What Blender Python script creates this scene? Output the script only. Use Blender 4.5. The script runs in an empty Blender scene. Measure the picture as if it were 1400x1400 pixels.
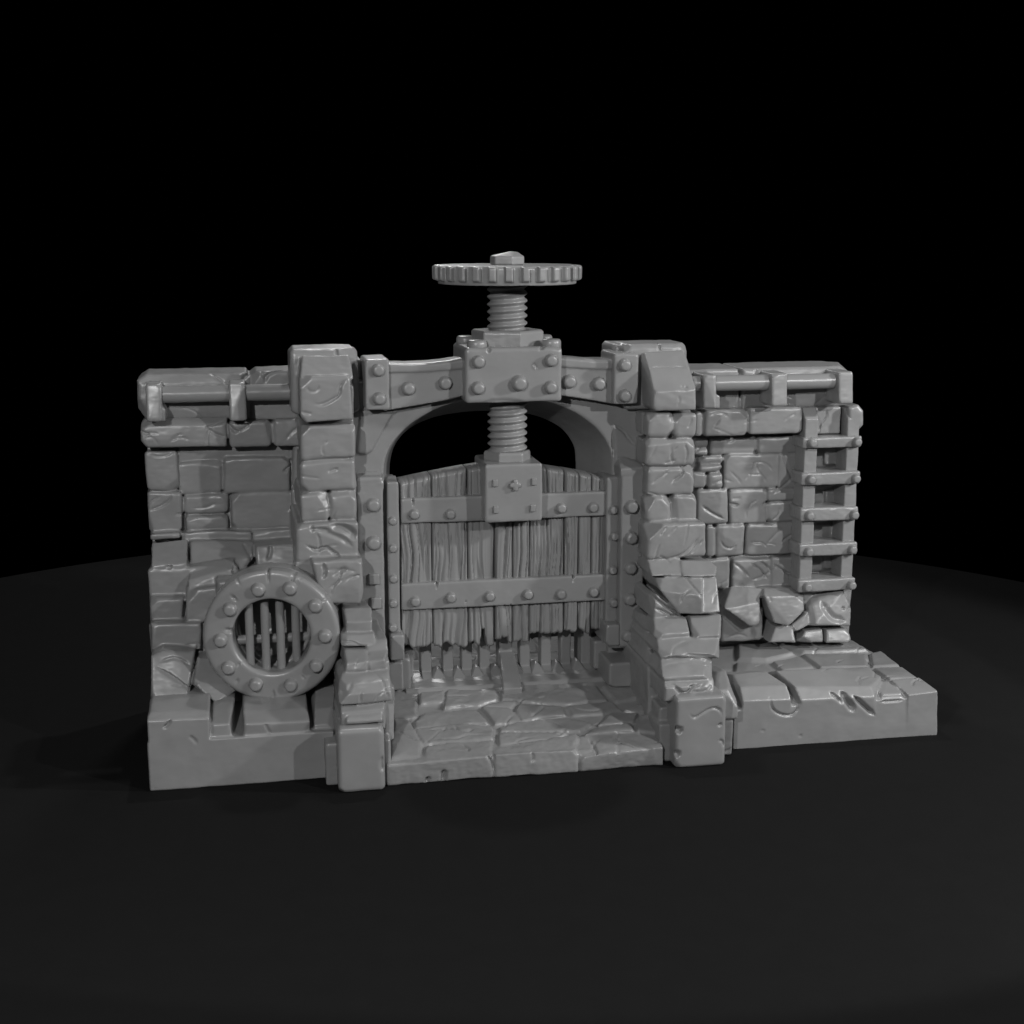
import bpy, bmesh, math, random
import numpy as np
from mathutils import Vector, Matrix
from math import sin, cos, tan, atan, radians, pi, degrees

random.seed(7)
SC = bpy.context.scene
COL = SC.collection

# ------------------------------------------------------------------ camera
FPX = 1944.0                       # focal length in pixels of a 1400 px frame (50 mm)
TILT = atan(390.0 / FPX)
YAW = radians(11.0)
CAM = np.array([-3.8328, -16.2666, 6.51])
_F = np.array([sin(YAW), cos(YAW), 0.0])
_R = np.array([cos(YAW), -sin(YAW), 0.0])
_Z = np.array([0, 0, 1.0])
_D = cos(TILT) * _F - sin(TILT) * _Z
_U = sin(TILT) * _F + cos(TILT) * _Z


def ray(x, y):
    return _D + (x - 700) / FPX * _R + (700 - y) / FPX * _U


def W(x, y, Y):
    """point of the upright plane at depth Y that was measured at (x, y) on the photograph"""
    r = ray(x, y)
    t = (Y - CAM[1]) / r[1]
    p = CAM + t * r
    return (float(p[0]), float(Y), float(max(p[2], 0.0)))


def G(x, y, z0, s=0.0, y0=0.0):
    """point of the (gently sloping) floor z = z0 + s*(Y-y0)"""
    r = ray(x, y)
    t = (z0 + s * (CAM[1] - y0) - CAM[2]) / (r[2] - s * r[1])
    p = CAM + t * r
    return (float(p[0]), float(p[1]), float(p[2]))


cam_d = bpy.data.cameras.new('camera')
cam_d.sensor_width = 36
cam_d.lens = 50
cam_d.clip_end = 200
cam = bpy.data.objects.new('camera', cam_d)
COL.objects.link(cam)
M = Matrix(((_R[0], _U[0], -_D[0], CAM[0]), (_R[1], _U[1], -_D[1], CAM[1]), (_R[2], _U[2], -_D[2], CAM[2]), (0, 0, 0, 1)))
cam.matrix_world = M
SC.camera = cam


# ------------------------------------------------------------------ materials
def mat_grey(name, val, rough, bump, bscale, spec=0.5, var=0.03):
    m = bpy.data.materials.new(name)
    m.use_nodes = True
    nt = m.node_tree
    b = nt.nodes['Principled BSDF']
    tc = nt.nodes.new('ShaderNodeTexCoord')
    n1 = nt.nodes.new('ShaderNodeTexNoise')
    n1.inputs['Scale'].default_value = 3.1
    n1.inputs['Detail'].default_value = 5
    rp = nt.nodes.new('ShaderNodeValToRGB')
    rp.color_ramp.elements[0].position = 0.3
    rp.color_ramp.elements[1].position = 0.7
    rp.color_ramp.elements[0].color = (val - var, val - var, val - var, 1)
    rp.color_ramp.elements[1].color = (val + var, val + var, val + var, 1)
    nt.links.new(tc.outputs['Object'], n1.inputs['Vector'])
    nt.links.new(n1.outputs['Fac'], rp.inputs['Fac'])
    nt.links.new(rp.outputs['Color'], b.inputs['Base Color'])
    b.inputs['Roughness'].default_value = rough
    b.inputs['Specular IOR Level'].default_value = spec
    if bump:
        n2 = nt.nodes.new('ShaderNodeTexNoise')
        n2.inputs['Scale'].default_value = bscale
        n2.inputs['Detail'].default_value = 4
        bp = nt.nodes.new('ShaderNodeBump')
        bp.inputs['Strength'].default_value = bump
        bp.inputs['Distance'].default_value = 0.02
        nt.links.new(tc.outputs['Object'], n2.inputs['Vector'])
        nt.links.new(n2.outputs['Fac'], bp.inputs['Height'])
        nt.links.new(bp.outputs['Normal'], b.inputs['Normal'])
    return m


STONE = mat_grey('grey_stone', 0.225, 0.345, 0.05, 7.0, spec=.5, var=.012)
METAL = mat_grey('grey_metal', 0.23, 0.31, 0.03, 9.0, var=0.008)
WOOD = mat_grey('grey_wood', 0.215, 0.38, 0.03, 14.0, var=0.01)
FLOOR = mat_grey('dark_floor', 0.0108, 0.85, 0.0, 4.0, spec=0.03, var=0.0004)


# ------------------------------------------------------------------ numpy noise
_rs = np.random.RandomState(3)
_TAB = _rs.rand(64, 64, 64).astype(np.float32) * 2 - 1


def vnoise(p):
    i = np.floor(p).astype(np.int64)
    f = (p - i).astype(np.float32)
    f = f * f * (3 - 2 * f)
    i0 = i & 63
    i1 = (i + 1) & 63
    x0, y0, z0 = i0.T
    x1, y1, z1 = i1.T
    fx, fy, fz = f.T
    c00 = _TAB[x0, y0, z0] * (1 - fx) + _TAB[x1, y0, z0] * fx
    c10 = _TAB[x0, y1, z0] * (1 - fx) + _TAB[x1, y1, z0] * fx
    c01 = _TAB[x0, y0, z1] * (1 - fx) + _TAB[x1, y0, z1] * fx
    c11 = _TAB[x0, y1, z1] * (1 - fx) + _TAB[x1, y1, z1] * fx
    return (c00 * (1 - fy) + c10 * fy) * (1 - fz) + (c01 * (1 - fy) + c11 * fy) * fz


# ------------------------------------------------------------------ object helpers
def link(name, me, parent=None, m=None):
    o = bpy.data.objects.new(name, me)
    COL.objects.link(o)
    if m is not None and me is not None and not me.materials:
        me.materials.append(m)
    if parent is not None:
        o.parent = parent
        o.matrix_parent_inverse = parent.matrix_world.inverted()
    return o


def tag(o, label, cat, group=None):
    o['label'] = label
    o['category'] = cat
    if group:
        o['group'] = group
    return o


def thing(name, loc, label, cat, group=None):
    o = bpy.data.objects.new(name, None)
    COL.objects.link(o)
    o.location = loc
    o.empty_display_size = 0.2
    o.matrix_world = Matrix.Translation(loc)
    return tag(o, label, cat, group)


def smooth(me):
    me.polygons.foreach_set('use_smooth', [True] * len(me.polygons))
    me.update()


def spline(P, n=5):
    if len(P) < 3:
        return P
    out = []
    Q = np.vstack([2 * P[0] - P[1], P, 2 * P[-1] - P[-2]])
    for i in range(1, len(Q) - 2):
        a, b, c, d = Q[i - 1], Q[i], Q[i + 1], Q[i + 2]
        for k in range(n):
            t = k / n
            out.append(.5 * (2 * b + (c - a) * t + (2 * a - 5 * b + 4 * c - d) * t * t + (3 * b - a - 3 * c + d) * t ** 3))
    out.append(P[-1])
    return np.array(out)


class Part:
    """collects convex stones / bars; build() fuses them into one sculpted mesh"""

    def __init__(self):
        self.bm = bmesh.new()
        self.carves = []

    # generic convex body
    def hull(self, pts, chips=0, size=0.07, front=True, rnd=None):
        rnd = rnd or random
        b = bmesh.new()
        for p in pts:
            b.verts.new((p[0], p[1], max(p[2], 0.0)))
        r = bmesh.ops.convex_hull(b, input=b.verts[:])
        dead = [e for e in r.get('geom_interior', []) + r.get('geom_unused', []) if isinstance(e, bmesh.types.BMVert)]
        if dead:
            bmesh.ops.delete(b, geom=list(set(dead)), context='VERTS')
        loose = [v for v in b.verts if not v.link_faces]
        if loose:
            bmesh.ops.delete(b, geom=loose, context='VERTS')
        co = np.array([v.co[:] for v in b.verts])
        mn, mx = co.min(0), co.max(0)
        for k in range(chips):
            sx = rnd.choice((-1, 1))
            sz = rnd.choice((-1, 1, 1))
            mode = rnd.random()
            n = Vector((sx * rnd.uniform(.4, 1), -rnd.uniform(.5, 1.1) if front else rnd.uniform(-.3, .3), sz * rnd.uniform(.4, 1)))
            if mode < .15:
                n.x *= .15
            elif mode < .3:
                n.z *= .15
            n.normalize()
            d = max(v.co.dot(n) for v in b.verts)
            cut = size * rnd.uniform(.35, 1.0) * (.4 if mode < .3 else .8)
            self._clip(b, n, d - cut)
        me = bpy.data.meshes.new('tmp')
        b.to_mesh(me)
        b.free()
        self.bm.from_mesh(me)
        bpy.data.meshes.remove(me)

    @staticmethod
    def _clip(b, n, d):
        r = bmesh.ops.bisect_plane(b, geom=b.verts[:] + b.edges[:] + b.faces[:], plane_co=n * d, plane_no=n, clear_outer=True)
        es = [e for e in r['geom_cut'] if isinstance(e, bmesh.types.BMEdge)]
        if len(es) > 2:
            try:
                bmesh.ops.edgeloop_fill(b, edges=es)
            except Exception:
                bmesh.ops.holes_fill(b, edges=b.edges[:], sides=0)

    # outline measured on the photograph at given depth(s), pushed back to Yb
    def stone(self, pts, Yb, ch=0.045, chips=2, size=0.09, extra=(), gap=0.006, jit=0.008, side=0.0):
        ch *= .75
        w = [np.array(W(*p)) for p in pts]
        c = sum(w) / len(w)
        out = []
        for p in w:
            d = p - c
            d[1] = 0
            L = np.linalg.norm(d) + 1e-6
            sgnx, sgnz = np.sign(d[0]), np.sign(d[2])
            inset = np.array([sgnx, 0, sgnz])
            po = p - inset * gap
            j = np.array([random.uniform(-jit, jit) for _ in range(3)])
            pf = po - inset * ch * random.uniform(.8, 1.25) + j
            out.append(pf)
            pm = po - inset * ch * .33
            pm[1] += ch * .3 + j[1]
            out.append(pm)
            pm = po.copy()
            pm[1] += ch * random.uniform(.8, 1.2)
            out.append(pm)
            pb = po.copy()
            pb[1] = Yb
            pb = pb - inset * side
            out.append(pb)
        for e in extra:
            out.append(np.array(W(*e)))
        self.hull(out, chips, size)

    def rect(self, x0, y0, x1, y1, Y, Yb, sl=None, **k):
        """axis-aligned block face (world-aligned) from its measured box; Y may be (top, bottom)"""
        Yt, Yl = Y if isinstance(Y, tuple) else (Y, Y)
        xm = (x0 + x1) / 2
        ym = (y0 + y1) / 2
        Ym = (Yt + Yl) / 2
        a = W(x0, ym, Ym)[0]
        b = W(x1, ym, Ym)[0]
        zt = W(xm, y0, Yt)[2]
        zb = W(xm, y1, Yl)[2]
        self.box(a, b, Yt, Yl, Yb, zb, zt, **k)

    def box(self, xa, xb, Yt, Yl, Yb, zb, zt, ch=0.045, chips=2, size=0.09, gap=0.006, jit=0.008, top=0.0):
        ch *= .72
        size *= .8
        gap *= .5
        out = []
        for sx, x in ((-1, xa), (1, xb)):
            for sz, z, Y in ((1, zt, Yt), (-1, zb, Yl)):
                x_ = x - sx * gap
                z_ = z - sz * gap if z > 0.02 else z
                J = lambda: random.uniform(-jit, jit)
                cx = ch * random.uniform(.75, 1.35)
                cz = ch * random.uniform(.75, 1.35)
                yj = Y + J()
                for (ix, iz, dy) in ((1, 1.5, 0), (1.5, 1, 0), (.32, .95, .3), (.95, .32, .3), (0, .75, 1), (.75, 0, 1)):
                    out.append((x_ - sx * cx * ix, yj + ch * dy, z_ - sz * cz * iz))
                out.append((x_, Yb - ch, z_ - sz * ch))
                out.append((x_ - sx * ch, Yb, z_ - sz * ch))
                out.append((x_ - sx * ch, Yb - ch, z_))
        if top:
            pass
        self.hull(out, chips, size)

    # flagstone: outline on the floor plane
    def slab(self, poly, zf, thick=0.2, ch=0.035, chips=1, size=0.06, gap=0.008, dz=0.0, zbot=None):
        w = [np.array(zf(*p)) for p in poly]
        c = sum(w) / len(w)
        out = []
        for p in w:
            d = p - c
            d[2] = 0
            L = np.linalg.norm(d) + 1e-6
            u = d / L
            po = p - u * gap + np.array([0, 0, dz])
            q = po - u * ch * 1.3
            q[2] += random.uniform(-.008, .008)
            out.append(q)
            m_ = po.copy()
            m_[2] -= ch
            out.append(m_)
            bt = po.copy()
            bt[2] = (po[2] - thick) if zbot is None else zbot
            out.append(bt)
        self.hull(out, 0)

    def plain(self, x0, x1, y0, y1, z0, z1):
        self.hull([(x, y, z) for x in (x0, x1) for y in (y0, y1) for z in (z0, z1)])

    def cyl(self, p0, p1, r, n=24, r1=None):
        p0, p1 = Vector(p0), Vector(p1)
        ax = (p1 - p0).normalized()
        a = ax.orthogonal().normalized()
        b = ax.cross(a)
        r1 = r if r1 is None else r1
        pts = []
        for k in range(n):
            t = 2 * pi * k / n
            v = a * cos(t) + b * sin(t)
            pts.append(p0 + v * r)
            pts.append(p1 + v * r1)
        self.hull(pts)

    def carve(self, pts, Y, w=0.03, d=0.04, tol=0.16):
        """crack: polyline measured at depth Y"""
        self.carves.append((spline(np.array([W(x, y, Y) for x, y in pts])), w, d, tol, 1))

    def carve_floor(self, pts, zf, w=0.03, d=0.03, tol=0.12):
        self.carves.append((spline(np.array([zf(x, y) for x, y in pts])), w, d, tol, 2))

    def build(self, name, m, parent=None, voxel=0.015, its=2, amp=0.006, amp2=0.002, scale=2.6, scratch=0, warp=0.0):
        me = bpy.data.meshes.new(name)
        bmesh.ops.recalc_face_normals(self.bm, faces=self.bm.faces[:])
        self.bm.to_mesh(me)
        self.bm.free()
        o = bpy.data.objects.new('tmp', me)
        COL.objects.link(o)
        if voxel:
            md = o.modifiers.new('r', 'REMESH')
            md.mode = 'VOXEL'
            md.voxel_size = voxel
            if its:
                sm = o.modifiers.new('s', 'SMOOTH')
                sm.factor = 0.5
                sm.iterations = its
            dg = bpy.context.evaluated_depsgraph_get()
            new = bpy.data.meshes.new_from_object(o.evaluated_get(dg))
        else:
            new = me.copy()
        bpy.data.objects.remove(o)
        bpy.data.meshes.remove(me)
        new.name = name
        n = len(new.vertices)
        co = np.empty(n * 3, np.float32)
        no = np.empty(n * 3, np.float32)
        new.vertices.foreach_get('co', co)
        new.vertices.foreach_get('normal', no)
        co = co.reshape(-1, 3)
        no = no.reshape(-1, 3)
        if amp or amp2:
            d = amp * vnoise(co * scale + 5) + amp * .6 * vnoise(co * scale * 2.3 + 11) + amp2 * vnoise(co * scale * 6 + 3) + amp2 * .6 * vnoise(co * np.array([scale * 5, scale * 5, scale * 16]) + 23)
            co = co + no * d[:, None]
        if warp:
            f_ = np.clip(co[:, 2:3] / .5, 0, 1) if scratch > 0 else np.clip((co[:, 1:2] + .2) / .5, 0, 1)
            dx = np.stack([vnoise(co * 1.9 + 31) + .4 * vnoise(co * 4.5 + 3), vnoise(co * 1.9 + 57) + .4 * vnoise(co * 4.5 + 9), vnoise(co * 1.9 + 83) + .4 * vnoise(co * 4.5 + 13)], 1)
            if scratch < 0:
                dx[:, 2] = 0
                dx *= np.array([1, 1.2, 0])
            co = co + dx * warp * f_
        if scratch:
            rs = np.random.RandomState(n % 9973)
            front = np.where((no[:, 1] < -.75))[0] if scratch > 0 else np.where(no[:, 2] > .8)[0]
            for k in range(abs(scratch)):
                c = co[rs.choice(front)]
                an = rs.choice([rs.uniform(0, pi), rs.uniform(.5, 1.1), rs.uniform(-.3, .3)])
                L = rs.uniform(.05, .22)
                kink = rs.uniform(-.4, .4)
                P3 = []
                for tt in (-1, -.3, .4, 1):
                    u_ = c[0] + cos(an + kink * tt) * L * tt
                    v_ = sin(an + kink * tt) * L * tt
                    P3.append((u_, c[1], c[2] + v_) if scratch > 0 else (u_, c[1] + v_, c[2]))
                self.carves.append((spline(np.array(P3)), rs.uniform(.012, .028), rs.uniform(.008, .024), .05, 1 if scratch > 0 else 2))
        for P, w, dep, tol, ax in self.carves:
            keep = [0, 2] if ax == 1 else [0, 1]
            oth = ax
            A = co[:, keep]
            lo = P[:, keep].min(0) - w
            hi = P[:, keep].max(0) + w
            sel = np.where((A[:, 0] > lo[0]) & (A[:, 0] < hi[0]) & (A[:, 1] > lo[1]) & (A[:, 1] < hi[1]))[0]
            if not len(sel):
                continue
            q = A[sel]
            best = np.full(len(sel), 9.0)
            dd = np.zeros(len(sel))
            lens = np.linalg.norm(np.diff(P[:, keep], axis=0), axis=1)
            tot = lens.sum()
            acc = 0
            off = np.zeros(len(sel))
            for i in range(len(P) - 1):
                a, b = P[i][keep], P[i + 1][keep]
                ab = b - a
                t = np.clip(((q - a) @ ab) / (ab @ ab + 1e-9), 0, 1)
                ds = np.linalg.norm(q - (a + t[:, None] * ab), axis=1)
                s = (acc + t * lens[i]) / tot
                tw = np.minimum(1, np.minimum(s, 1 - s) * 4 + .25)
                depth_here = P[i][oth] + t * (P[i + 1][oth] - P[i][oth])
                val = ds / (w * tw)
                upd = val < best
                best = np.where(upd, val, best)
                dd = np.where(upd, tw, dd)
                off = np.where(upd, depth_here, off)
                acc += lens[i]
            g = np.clip(1 - best, 0, 1) ** 1.0 * dep * dd
            ok = np.abs(co[sel, oth] - off) < tol
            if ax == 1:
                ok &= no[sel, 1] < -.15
                co[sel, 1] += np.where(ok, g, 0)
            else:
                ok &= no[sel, 2] > .15
                co[sel, 2] -= np.where(ok, g, 0)
        new.vertices.foreach_set('co', co.astype(np.float32).ravel())
        new.materials.clear()
        smooth(new)
        return link(name, new, parent, m)


def lathe(profile, n=32, axis='Y'):
    """profile: list of (r, h); revolve about Z then turn so that +h points to -Y (axis Y)"""
    me = bpy.data.meshes.new('lathe')
    vs, fs = [], []
    for r, h in profile:
        for k in range(n):
            t = 2 * pi * k / n
            x, y = r * cos(t), r * sin(t)
            vs.append((x, -h, y) if axis == 'Y' else (x, y, h))
    m_ = len(profile)
    for i in range(m_ - 1):
        for k in range(n):
            a, b = i * n + k, i * n + (k + 1) % n
            fs.append((a, b, b + n, a + n) if axis != 'Y' else (a, a + n, b + n, b))
    fs.append(tuple(range((m_ - 1) * n, m_ * n)))
    fs.append(tuple(reversed(range(n))))
    me.from_pydata(vs, [], fs)
    bm = bmesh.new()
    bm.from_mesh(me)
    bmesh.ops.recalc_face_normals(bm, faces=bm.faces[:])
    bm.to_mesh(me)
    bm.free()
    smooth(me)
    return me


def bolt_mesh(r=0.085, h=0.095):
    return lathe([(r * 1.12, -.03), (r * 1.12, 0.008), (r * 1.02, 0.02), (r * .98, h * .5), (r * .9, h * .78), (r * .74, h * .95), (r * .6, h), (r * .3, h * 1.01), (0.002, h * 1.01)], 28)


BOLT = bolt_mesh()
BOLT.materials.append(METAL)


def bolt(parent, x, y, Y, rpx, name='bolt', hs=1.0, rot=None):
    o = bpy.data.objects.new(name, BOLT)
    COL.objects.link(o)
    p = W(x, y, Y)
    dist = (np.array(p) - CAM) @ _D
    s = rpx / FPX * dist / (0.085 * 1.12)
    o.location = p
    o.scale = (s, s * hs, s)
    if parent is not None:
        o.parent = parent
        o.matrix_parent_inverse = parent.matrix_world.inverted()
    return o


# ================================================================== THE SETTING
gm = lathe([(13.15, -.12), (13.2, -.08), (13.2, -.02), (13.1, 0.0), (6.0, 0.0), (.01, 0.0)], 256, 'Z')
g = link('ground', gm, None, FLOOR)
g.location = (-.8, .5, -0.002)
g['kind'] = 'structure'

XC = -0.42          # gate centre line
# depths
Y_COL, Y_POST, Y_BEAM, Y_PLATE = 1.05, 1.30, 1.35, 1.25
Y_BLK, Y_SCR, Y_BOX, Y_BAR, Y_RAIL, Y_PLK, Y_ARCH = 1.13, 1.67, 1.25, 1.53, 1.47, 1.60, 1.62
Y_W = 2.42

# ================================================================== LEFT WALL
lw = thing('stone_wall', (-4, 2.7, 0), 'stone wall section on the left, behind the round drain outlet', 'wall')
p = Part()
zt = 4.2
xl = W(206, 700, 2.4)[0]
p.plain(xl, -2.2, 2.52, 3.05, 0.0, 4.4)
Yb = 2.75
p.rect(200, 617, 243, 670, 2.30, Yb)
p.rect(244, 600, 398, 631, 2.46, Yb, chips=0)
p.rect(245, 632, 304, 674, 2.40, Yb)
p.rect(306, 626, 396, 674, 2.39, Yb)
p.rect(202, 672, 249, 727, 2.31, Yb, chips=1)
p.rect(251, 675, 314, 703, 2.38, Yb, ch=.06)
p.rect(254, 705, 314, 726, 2.38, Yb, ch=.05)
p.rect(317, 673, 399, 722, 2.40, Yb, ch=.035)
p.rect(400, 600, 411, 668, 2.2, Yb, chips=0)
p.rect(400, 669, 411, 701, 2.2, Yb, chips=0)
p.rect(399, 702, 416, 742, 2.1, Yb, chips=1)
p.rect(204, 729, 247, 738, 2.2, Yb, chips=0, ch=.03)
p.rect(247, 727, 345, 740, 2.3, Yb, chips=1, ch=.03)
p.rect(340, 723, 415, 742, 2.35, Yb, chips=1, ch=.04)
# lower rubble that steps forward
p.stone([(206, 770, 1.76), (256, 768, 1.76), (253, 812, 1.75), (208, 812, 1.75)], 2.8, extra=[(207, 742, 2.05), (256, 738, 2.1)], ch=.03, chips=1)
p.stone([(259, 742, 2.15), (346, 740, 2.15), (347, 765, 1.95), (330, 790, 1.85), (259, 790, 1.85)], 2.8, chips=1)
p.stone([(257, 792, 1.6), (318, 778, 1.6), (312, 804, 1.55), (256, 808, 1.55)], 2.8, extra=[(262, 772, 1.9), (322, 764, 1.9)], ch=.025, chips=0)
p.stone([(254, 806, 1.47), (300, 802, 1.47), (296, 850, 1.45), (254, 851, 1.45)], 2.8, chips=1)
p.stone([(348, 746, 2.0), (412, 742, 2.0), (414, 790, 1.85), (352, 790, 1.85)], 2.8, chips=2)
p.stone([(205, 818, 1.59), (252, 816, 1.59), (250, 850, 1.58), (207, 850, 1.58)], 2.8, chips=2, size=.06)
p.stone([(206, 853, 1.37), (276, 851, 1.37), (276, 888, 1.35), (207, 889, 1.35)], 2.8, chips=2, size=.06)
p.stone([(206, 898, 1.05), (222, 890, 1.1), (268, 892, 1.1), (262, 938, .92), (258, 962, .82), (206, 964, .82)], 2.8, chips=2)
p.stone([(270, 900, 1.15), (330, 900, 1.15), (330, 940, .95), (300, 965, .8), (262, 940, .85)], 2.8, chips=3)
p.stone([(420, 800, 1.3), (470, 800, 1.3), (470, 900, .9), (420, 900, .9)], 2.8, chips=2)
p.rect(300, 790, 440, 960, 1.35, 2.8, chips=0)
p.rect(207, 742, 420, 812, 2.2, 2.9, chips=0)
p.rect(207, 775, 330, 1000, 1.75, 2.9, chips=0)
p.rect(208, 850, 330, 1000, 1.5, 2.9, chips=0)
p.carve([(204, 698), (220, 692), (231, 684), (236, 676)], 2.31, .022, .03)
p.carve([(332, 744), (340, 754), (346, 766)], 2.1, .03, .05, .3)
p.carve([(366, 764), (370, 752), (368, 745)], 2.0, .03, .04, .3)
p.carve([(388, 645), (393, 641), (397, 638)], 2.39, .025, .05)
p.carve([(213, 914), (235, 925), (258, 940), (275, 955), (290, 962)], .95, .022, .05, .4)
p.carve([(232, 962), (245, 958), (258, 957)], .85, .02, .05, .4)
p.carve([(270, 894), (266, 915), (261, 938), (260, 960)], .95, .03, .08, .4)
p.carve([(228, 772), (232, 776), (235, 772)], 1.78, .02, .04, .3)
p.carve([(218, 905), (240, 900), (262, 910)], 1.05, .025, .02, .4)
lwm = p.build('masonry', STONE, lw, scratch=34, warp=.02)

p = Part()      # coping course
p.stone([(186, 520, 2.2), (198, 512, 2.25), (338, 510, 2.25), (342, 516, 2.25), (342, 575, 2.3), (200, 575, 2.25), (188, 560, 2.2)], 3.12, ch=.07, chips=2, extra=[(205, 506, 3.05), (335, 503, 3.05)])
p.stone([(342, 514, 2.28), (349, 508, 2.28), (410, 506, 2.28), (410, 575, 2.3), (342, 575, 2.3)], 3.1, ch=.045, chips=1)
p.carve([(330, 520), (338, 514), (343, 509)], 2.25, .03, .05)
p.carve([(362, 524), (365, 514), (376, 508), (390, 504)], 2.28, .03, .04)
p.build('coping', STONE, lw, scratch=6)

p = Part()      # projecting ledge
p.stone([(192, 580, 2.12), (311, 577, 2.12), (311, 612, 2.12), (200, 613, 2.12), (192, 604, 2.12)], 2.8, ch=.05, chips=2, size=.06, extra=[(198, 573, 2.2), (311, 570, 2.25)])
p.rect(313, 576, 371, 612, 2.1, 2.8, ch=.055, chips=2, size=.07)
p.rect(374, 573, 414, 611, 2.13, 2.8, ch=.05, chips=2)
p.carve([(281, 586), (295, 595), (311, 600)], 2.02, .02, .03)
p.carve([(281, 586), (297, 581), (308, 578)], 2.02, .02, .02)
p.carve([(190, 590), (198, 594), (204, 595)], 2.02, .025, .04)
p.carve([(313, 582), (320, 590), (326, 592)], 2.0, .03, .05)
p.carve([(196, 601), (206, 599), (213, 605), (216, 611)], 2.02, .015, .012)
p.build('ledge', STONE, lw, scratch=6)


def rail(loc, label, brackets, tube, yc):
    t = thing('pipe_rail', loc, label, 'pipe rail', 'pipe rails along the wall tops')
    q = Part()
    a, b = W(tube[0], yc[0], 1.98), W(tube[1], yc[1], 1.98)
    zz = (a[2] + b[2]) / 2
    q.cyl((a[0], 1.99, zz), (b[0], 1.99, zz), 0.105, 32)
    q.build('tube', METAL, t, voxel=.013, its=2, amp=.003, amp2=.001)
    for (x0, y0, x1, y1, gus) in brackets:
        q = Part()
        q.rect(x0, y0, x1, y1, (1.84, 1.80), 2.32, ch=.03, chips=1, size=.04)
        if gus:
            s = gus
            xa = x0 if s < 0 else x1
            q.stone([(xa - s * 6, y0 + 24, 1.83), (xa + s * 5, y1 - 18, 1.83), (xa + s * 5, y1, 1.83), (xa - s * 6, y1, 1.83)], 2.3, ch=.015, chips=0)
        q.build('bracket', METAL, t, voxel=.012, its=2, amp=.004, amp2=.001)
    return t


rail((-4, 1.98, 4.0), 'horizontal pipe rail on two brackets atop the left wall', [(199, 525, 222, 577, 1), (313, 523, 337, 576, 0)], (215, 402), (538.5, 537))

# ================================================================== LEFT PLINTH
lp = thing('stone_plinth', (-4, .9, 0), 'low stone plinth beneath the round drain outlet, broken stones on top', 'plinth')
p = Part()
p.rect(203, 1008, 458, 1090, 0.0, 2.6, ch=.012, chips=0, jit=0, gap=0)
p.stone([(200, 985, .0), (287, 981, .0), (287, 1078, 0), (207, 1084, 0)], 2.6, ch=.012, chips=0, jit=0, extra=[(207, 962, .62), (284, 962, .62), (205, 974, .2), (286, 970, .2)])
p.stone([(289, 990, 0.05), (315, 988, 0.05), (319, 1009, 0.05), (289, 1011, .05)], 2.6, ch=.02, chips=0, extra=[(291, 969, .5), (314, 967, .5), (322, 945, 1.0)])
p.stone([(333, 988, .02), (424, 984, .02), (425, 1008, .02), (332, 1010, .02)], 2.6, ch=.03, chips=1, extra=[(332, 972, .25), (420, 968, .25), (335, 945, .9), (418, 940, .9)])
p.stone([(429, 990, .1), (458, 987, .1), (460, 1013, .1), (429, 1013, .1)], 2.6, ch=.025, chips=1, extra=[(430, 969, .3), (456, 967, .3), (432, 940, .85), (458, 938, .85)])
p.carve([(223, 996), (229, 991), (234, 984)], 0.0, .025, .05)
p.carve([(259, 1006), (266, 1012), (269, 1017)], 0.0, .025, .02)
p.carve([(362, 988), (366, 997), (370, 1004)], 0.02, .02, .02)
p.build('masonry', STONE, lp, amp=.005, amp2=.0008)

# ================================================================== BUTTRESSES
lb = thing('stone_buttress', (-2.6, .5, 0), 'stepped stone buttress left of the gate, beside the round drain outlet', 'buttress', 'stepped buttresses flanking the gate')
p = Part()
p.plain(-2.93, -2.42, 1.25, 2.6, 0, 4.6)
B = 2.4
p.rect(411, 580, 487, 628, Y_COL, B, ch=.05, chips=2)
p.rect(411, 630, 487, 672, Y_COL, B, ch=.05, chips=2)
p.rect(410, 674, 448, 713, Y_COL - .02, B, ch=.045, chips=1)
p.rect(449, 673, 486, 712, Y_COL, B, ch=.055, chips=2)
p.rect(404, 715, 490, 767, .95, B, ch=.05, chips=3)
p.stone([(426, 767, .74), (496, 764, .74), (497, 812, .7), (493, 826, .72), (440, 826, .72)], 2.2, ch=.04, chips=2)
p.rect(404, 766, 440, 800, .95, B, ch=.04, chips=1)
p.stone([(472, 850, .5), (508, 848, .5), (508, 865, .5), (472, 866, .5)], 2.0, ch=.02, chips=0, extra=[(470, 832, .75), (507, 830, .75)])
p.stone([(466, 870, .42), (512, 866, .42), (515, 884, .36), (466, 886, .36)], 1.9, ch=.03, chips=1)
p.stone([(500, 876, .4), (529, 873, .4), (530, 890, .32), (500, 892, .32)], 1.9, ch=.02, chips=0)
p.stone([(472, 904, .12), (502, 902, .12), (502, 917, .1), (470, 918, .1)], 1.8, ch=.02, chips=0, extra=[(470, 890, .35), (500, 888, .35)])
p.stone([(503, 903, .12), (527, 901, .12), (531, 916, .12), (503, 917, .1)], 1.8, ch=.02, chips=0, extra=[(503, 889, .35), (530, 887, .35)])
p.stone([(464, 934, -.12), (533, 930, -.12), (537, 950, -.24), (464, 952, -.24)], 1.6, ch=.03, chips=1, extra=[(464, 963, -.23), (537, 960, -.23), (467, 917, .15), (531, 915, .15)])
p.stone([(466, 972, -.28), (527, 968, -.28), (528, 999, -.3), (466, 1000, -.3)], 1.4, ch=.025, chips=1, extra=[(467, 957, -.1), (528, 954, -.1)])
p.stone([(473, 985, -.36), (524, 982, -.36), (524, 989, -.36), (473, 991, -.36)], 1.0, ch=.015, chips=0, extra=[(483, 966, -.2), (520, 963, -.2)])
p.stone([(526, 940, -.04), (540, 942, -.02), (541, 1012, -.12), (526, 1018, -.15)], 1.2, ch=.012, chips=0)
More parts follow.
